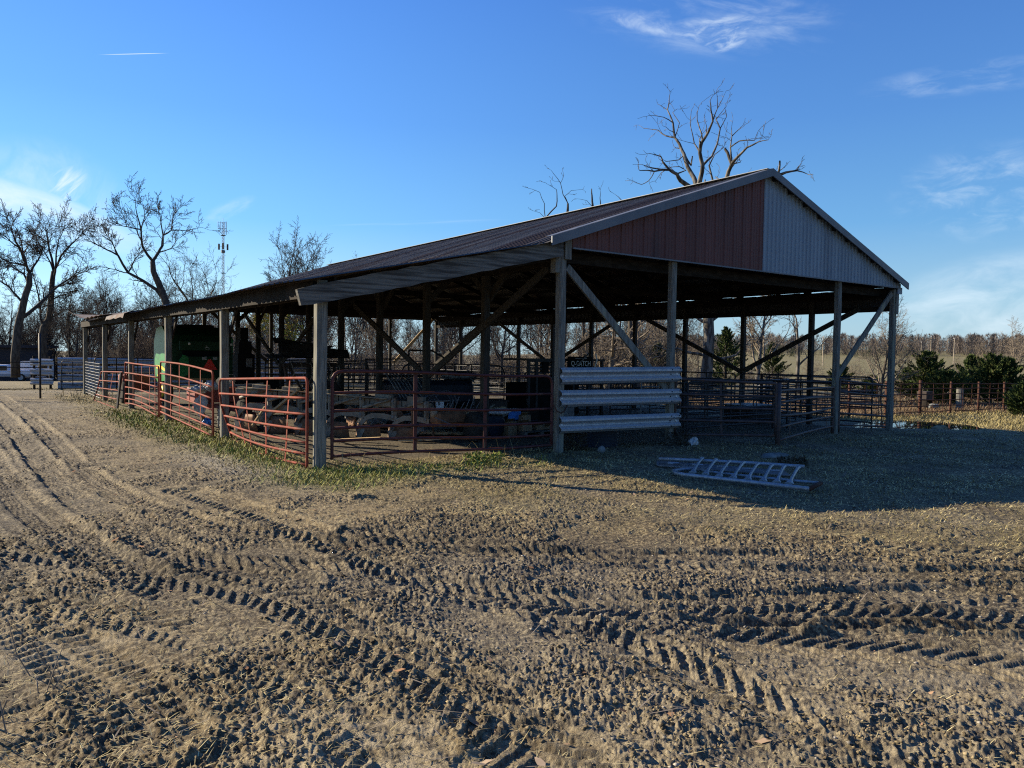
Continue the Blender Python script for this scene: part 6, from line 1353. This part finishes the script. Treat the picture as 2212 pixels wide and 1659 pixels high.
# ------------------------------------------------------------------ far woods beyond the pasture, as one mass each
def far_wood(name, label, n, px0, px1, D0, D1, H0, H1, m, seed, per, dens=1., zlow=0.):
    rg = np.random.default_rng(seed); V = []; F = []; b = 0
    for i in range(n):
        px = rg.uniform(px0, px1); D = rg.uniform(D0, D1); p = PDIST(px, 760, D); z = gz(p.x, p.y); H = rg.uniform(H0, H1); R = H*rg.uniform(.28, .42)
        k = per; a = rg.random(k)*6.28; t = rg.random(k)**.95; rr3 = R*np.sqrt(rg.random(k))*np.sqrt(np.clip(1-((t-.45)/.56)**2, .02, 1))
        zz = z + H*(zlow+(1-zlow)*t); x = p.x+rr3*np.cos(a); y = p.y+rr3*np.sin(a)
        l = H*rg.uniform(.05, .13, k); w = l*rg.uniform(.05, .14, k); out_ = np.stack([np.cos(a)*.5, np.sin(a)*.5, .6+rg.random(k)], 1); s_ = np.stack([-np.sin(a+rg.random(k)), np.cos(a), rg.random(k)*.6-.3], 1)
        P = np.stack([x, y, zz], 1); tri = np.stack([P-s_*w[:, None], P+s_*w[:, None], P+out_*l[:, None]], 1).reshape(-1, 3)
        V.append(tri); F.append(np.arange(3*k).reshape(-1, 3)+b); b += 3*k
        if zlow >= 0: # trunk
            q = np.array([[p.x-.15, p.y, z-1], [p.x+.15, p.y, z-1], [p.x, p.y, z+H*.8]]); V.append(q); F.append(np.arange(3).reshape(1, 3)+b); b += 3
    o = np_mesh(name, np.vstack(V), np.vstack(F), M[m]); tag(o, label, None, kind='stuff')
far_wood('far_woods', 'brown bare woods along the far side of the pasture', 760, 1250, 2900, 335, 450, 4.2, 8.4, 'farwood', 1, 420)
far_wood('far_cedar_line', 'dark evergreen line at the foot of the far woods', 90, 1250, 2000, 300, 330, 2.5, 4.2, 'fargreen', 2, 160)
far_wood('far_brush', 'low brown brush in front of the far woods', 200, 1300, 2900, 270, 335, 1., 2.0, 'farwood', 3, 70)
# dead weeds along the rusty fence and tall dry grass
def d_weed(x, y): return ((y > 4.9-.03*x) & (x > 13.5) & (x < 60) & (y < 16)) * (.2+.8*smooth(fbm(x, y, .5, 401, 2), .4, .6)) + ((x > 13) & (y > 10) & (y < 30) & (x < 30))*.5
blades('dead_weeds', 60000, 27, 60, d_weed, 21, .24, .005, .8, 'weed', 'brown dead weeds along the rusty pipe fence', wscale=.0005, a0=12, a1=38)
def d_pal(x, y): return ((x > 18.5) & (y < 4.8) & (y > -2.5))*1. + ((x > 16)*(y > 2.6)*(y < 5))*.6
blades('pale_grass', 40000, 26, 48, d_pal, 22, .16, .005, .8, 'drygrass', 'pale dry grass strip in the sun beside the puddle', wscale=.0005, a0=12, a1=38)
def d_wl(x, y): return np.exp(-(((x+4.6)/.7)**2+((y-21.5)/3.)**2)) + .35*((x > -4.5) & (x < -.3) & (y > -.4) & (y < .6)) + .3*((x > .2) & (x < 1.2) & (y > .0) & (y < .5))
blades('tall_weeds', 9000, 11, 40, d_wl, 23, .30, .005, .95, 'drygrass', 'tall dry weeds at the foot of the posts and gates', wscale=.0006, a0=-35, a1=10)
def weed_clump(c, r_, n, h, label, m='deadweed'):
    rg = random.Random(int(c[0]*100)); mb = MB()
    for k in range(n):
        a = rg.uniform(0, 6.28); q = Vector((c[0]+r_*sqrt(rg.random())*cos(a), c[1]+r_*.6*sqrt(rg.random())*sin(a), 0)); q.z = gz(q.x, q.y)+rg.uniform(.0, h)
        e = (rv(rg)+Vector((0, 0, .6))).normalized()*rg.uniform(.03, .07); w_ = e.cross(rv(rg)).normalized()*e.length*.4
        mb.add([q-w_, q+e*.6-w_*.2, q+e, q+w_], [(0, 1, 2, 3)])
    for k in range(9):
        a = rg.uniform(0, 6.28); q = Vector((c[0], c[1], gz(*c)-.03)); mb.tube([q, q+Vector((r_*.6*cos(a), r_*.4*sin(a), h*.9))], .004, 4, False)
    solo(mb, 'weed_clump', M[m], (c[0], c[1], gz(*c)), label, 'weeds')
weed_clump((-2.05, -.62), .38, 420, .18, 'bushy green weed clump in the sun under the wide front gate', 'greengrass')
weed_clump((.55, .15), .30, 380, .42, 'dark leafy weeds between the gable corner post and the blue tub')
weed_clump((2.95, -.22), .35, 260, .30, 'dark dead weeds at the foot of the second gable post')
weed_clump((2.45, -3.2), .4, 300, .14, 'dark dead weed tuft behind the lying head gate')
# dead stalks at the left foreground
g_ = thing('dead_stalks', (-8.75, -6.5, gz(-8.75, -6.5)), 'dry dead weed stalks standing in the mud at the left edge', 'weeds')
rg_ = random.Random(4)
for k in range(16):
    q = Vector((-8.78+rg_.uniform(-.22, .22), -6.55+rg_.uniform(-.35, .4), 0)); q.z = gz(q.x, q.y)-.02; l = rg_.uniform(.12, .34); d = Vector((rg_.uniform(-.5, .5), rg_.uniform(-.5, .5), 1)).normalized()
    MB().tube([q, q+d*l*.5+rv(rg_)*.02, q+d*l+rv(rg_)*.05], [.0035, .003, .0015], 5, False).build('stalk', M['twigpale'], g_)
# ------------------------------------------------------------------ utility poles and the mast
for k, (px, py, D, H, cross, lb) in enumerate([(966*1.0+811, 785, 190, 6.6, 0, 'pale utility pole in the far pasture between the corner posts'), ((2600+525*.2411)/1.35624, 768, 300, 7.6, 1, 'utility pole with a crossarm in front of the far woods'), ((2600+408*.2411)/1.35624, 768, 310, 5.6, 0, 'thin utility pole left of the one with a crossarm'), ((2600+800*.2411)/1.35624, 782, 240, 6.8, 0, 'leaning utility pole right of the one with a crossarm')]):
    p = PDIST(px, py, D); z = gz(p.x, p.y); g = thing('utility_pole', (p.x, p.y, z), lb, 'pole', 'utility poles across the pasture')
    MB().tube([(p.x, p.y, z-1), (p.x+(.3 if k == 3 else 0), p.y, z+H)], [.13, .10], 8).build('shaft', M['polewood'], g)
    MB().box((p.x-.12, p.y-.12, z+H), (p.x+.12, p.y+.12, z+H+.25)).build('cap', M['galv'], g)
    if cross: MB().bar((p.x-1.1, p.y+.8, z+H-.9), (p.x+1.1, p.y-.8, z+H-.9), .16, .16).build('crossarm', M['polewood'], g)
tp = PDIST(482, 700, 390); tx_, ty_ = tp.x, tp.y; tz = gz(tx_, ty_)
tw_ = thing('radio_mast', (tx_, ty_, tz), 'slim lattice radio mast with antennas rising above the trees', 'mast')
cn = [(tx_+.55*cos(a), ty_+.55*sin(a)) for a in (.3, 2.4, 4.5)]; HT = 65
mb = MB()
for (x, y) in cn: mb.tube([(x, y, tz), (x, y, tz+HT)], .10, 6)
mb.build('legs', M['tower'], tw_); mb = MB()
for k in range(46):
    z = tz+HT*k/46; z2 = tz+HT*(k+1)/46
    for i in range(3): a, b = cn[i], cn[(i+1) % 3]; mb.tube([(a[0], a[1], z), (b[0], b[1], z2)], .06, 4, False)
mb.build('lattice', M['tower'], tw_)
for zz in (HT-6.5, HT-24.2): MB().lathe((tx_, ty_, tz+zz), [(.5, 0), (1.2, .05), (1.2, .25), (.5, .3)], 14).build('ring_platform', M['blackpipe'], tw_)
for a in (.2, 2.3, 4.4):
    q = (tx_+2.2*cos(a), ty_+2.2*sin(a)); MB().bar((tx_, ty_, tz+HT-11.6), (q[0], q[1], tz+HT-11.6), .12, .12).build('antenna_arm', M['tower'], tw_)
    MB().box((q[0]-.35, q[1]-.35, tz+HT-13), (q[0]+.35, q[1]+.35, tz+HT-10.2)).build('antenna', M['shed'], tw_)
MB().lathe((tx_, ty_, tz+HT-14.6), [(.4, 0), (.95, .2), (.95, 1.2), (.4, 1.4)], 14).build('dish_ring', M['galvdull'], tw_)
r0_ = Vector((_R.x, _R.y, 0))
for s_ in (-1, 1):
    q = Vector((tx_, ty_, 0))+r0_*(2.4*s_ if s_ < 0 else 1.6)
    for zz in (HT-.4, HT-3.0): MB().bar((tx_, ty_, tz+zz), (q.x, q.y, tz+zz), .12, .12).build('antenna_arm', M['tower'], tw_)
    for j in (1., .55): qq = Vector((tx_, ty_, 0)).lerp(q, j); MB().tube([(qq.x, qq.y, tz+HT-(3.4 if s_ < 0 else 6)), (qq.x, qq.y, tz+HT+.2)], .12, 6).build('whip', M['tower'], tw_)
MB().tube([(tx_, ty_, tz+HT), (tx_, ty_, tz+HT+1.8)], .08, 5).build('lightning_rod', M['tower'], tw_)
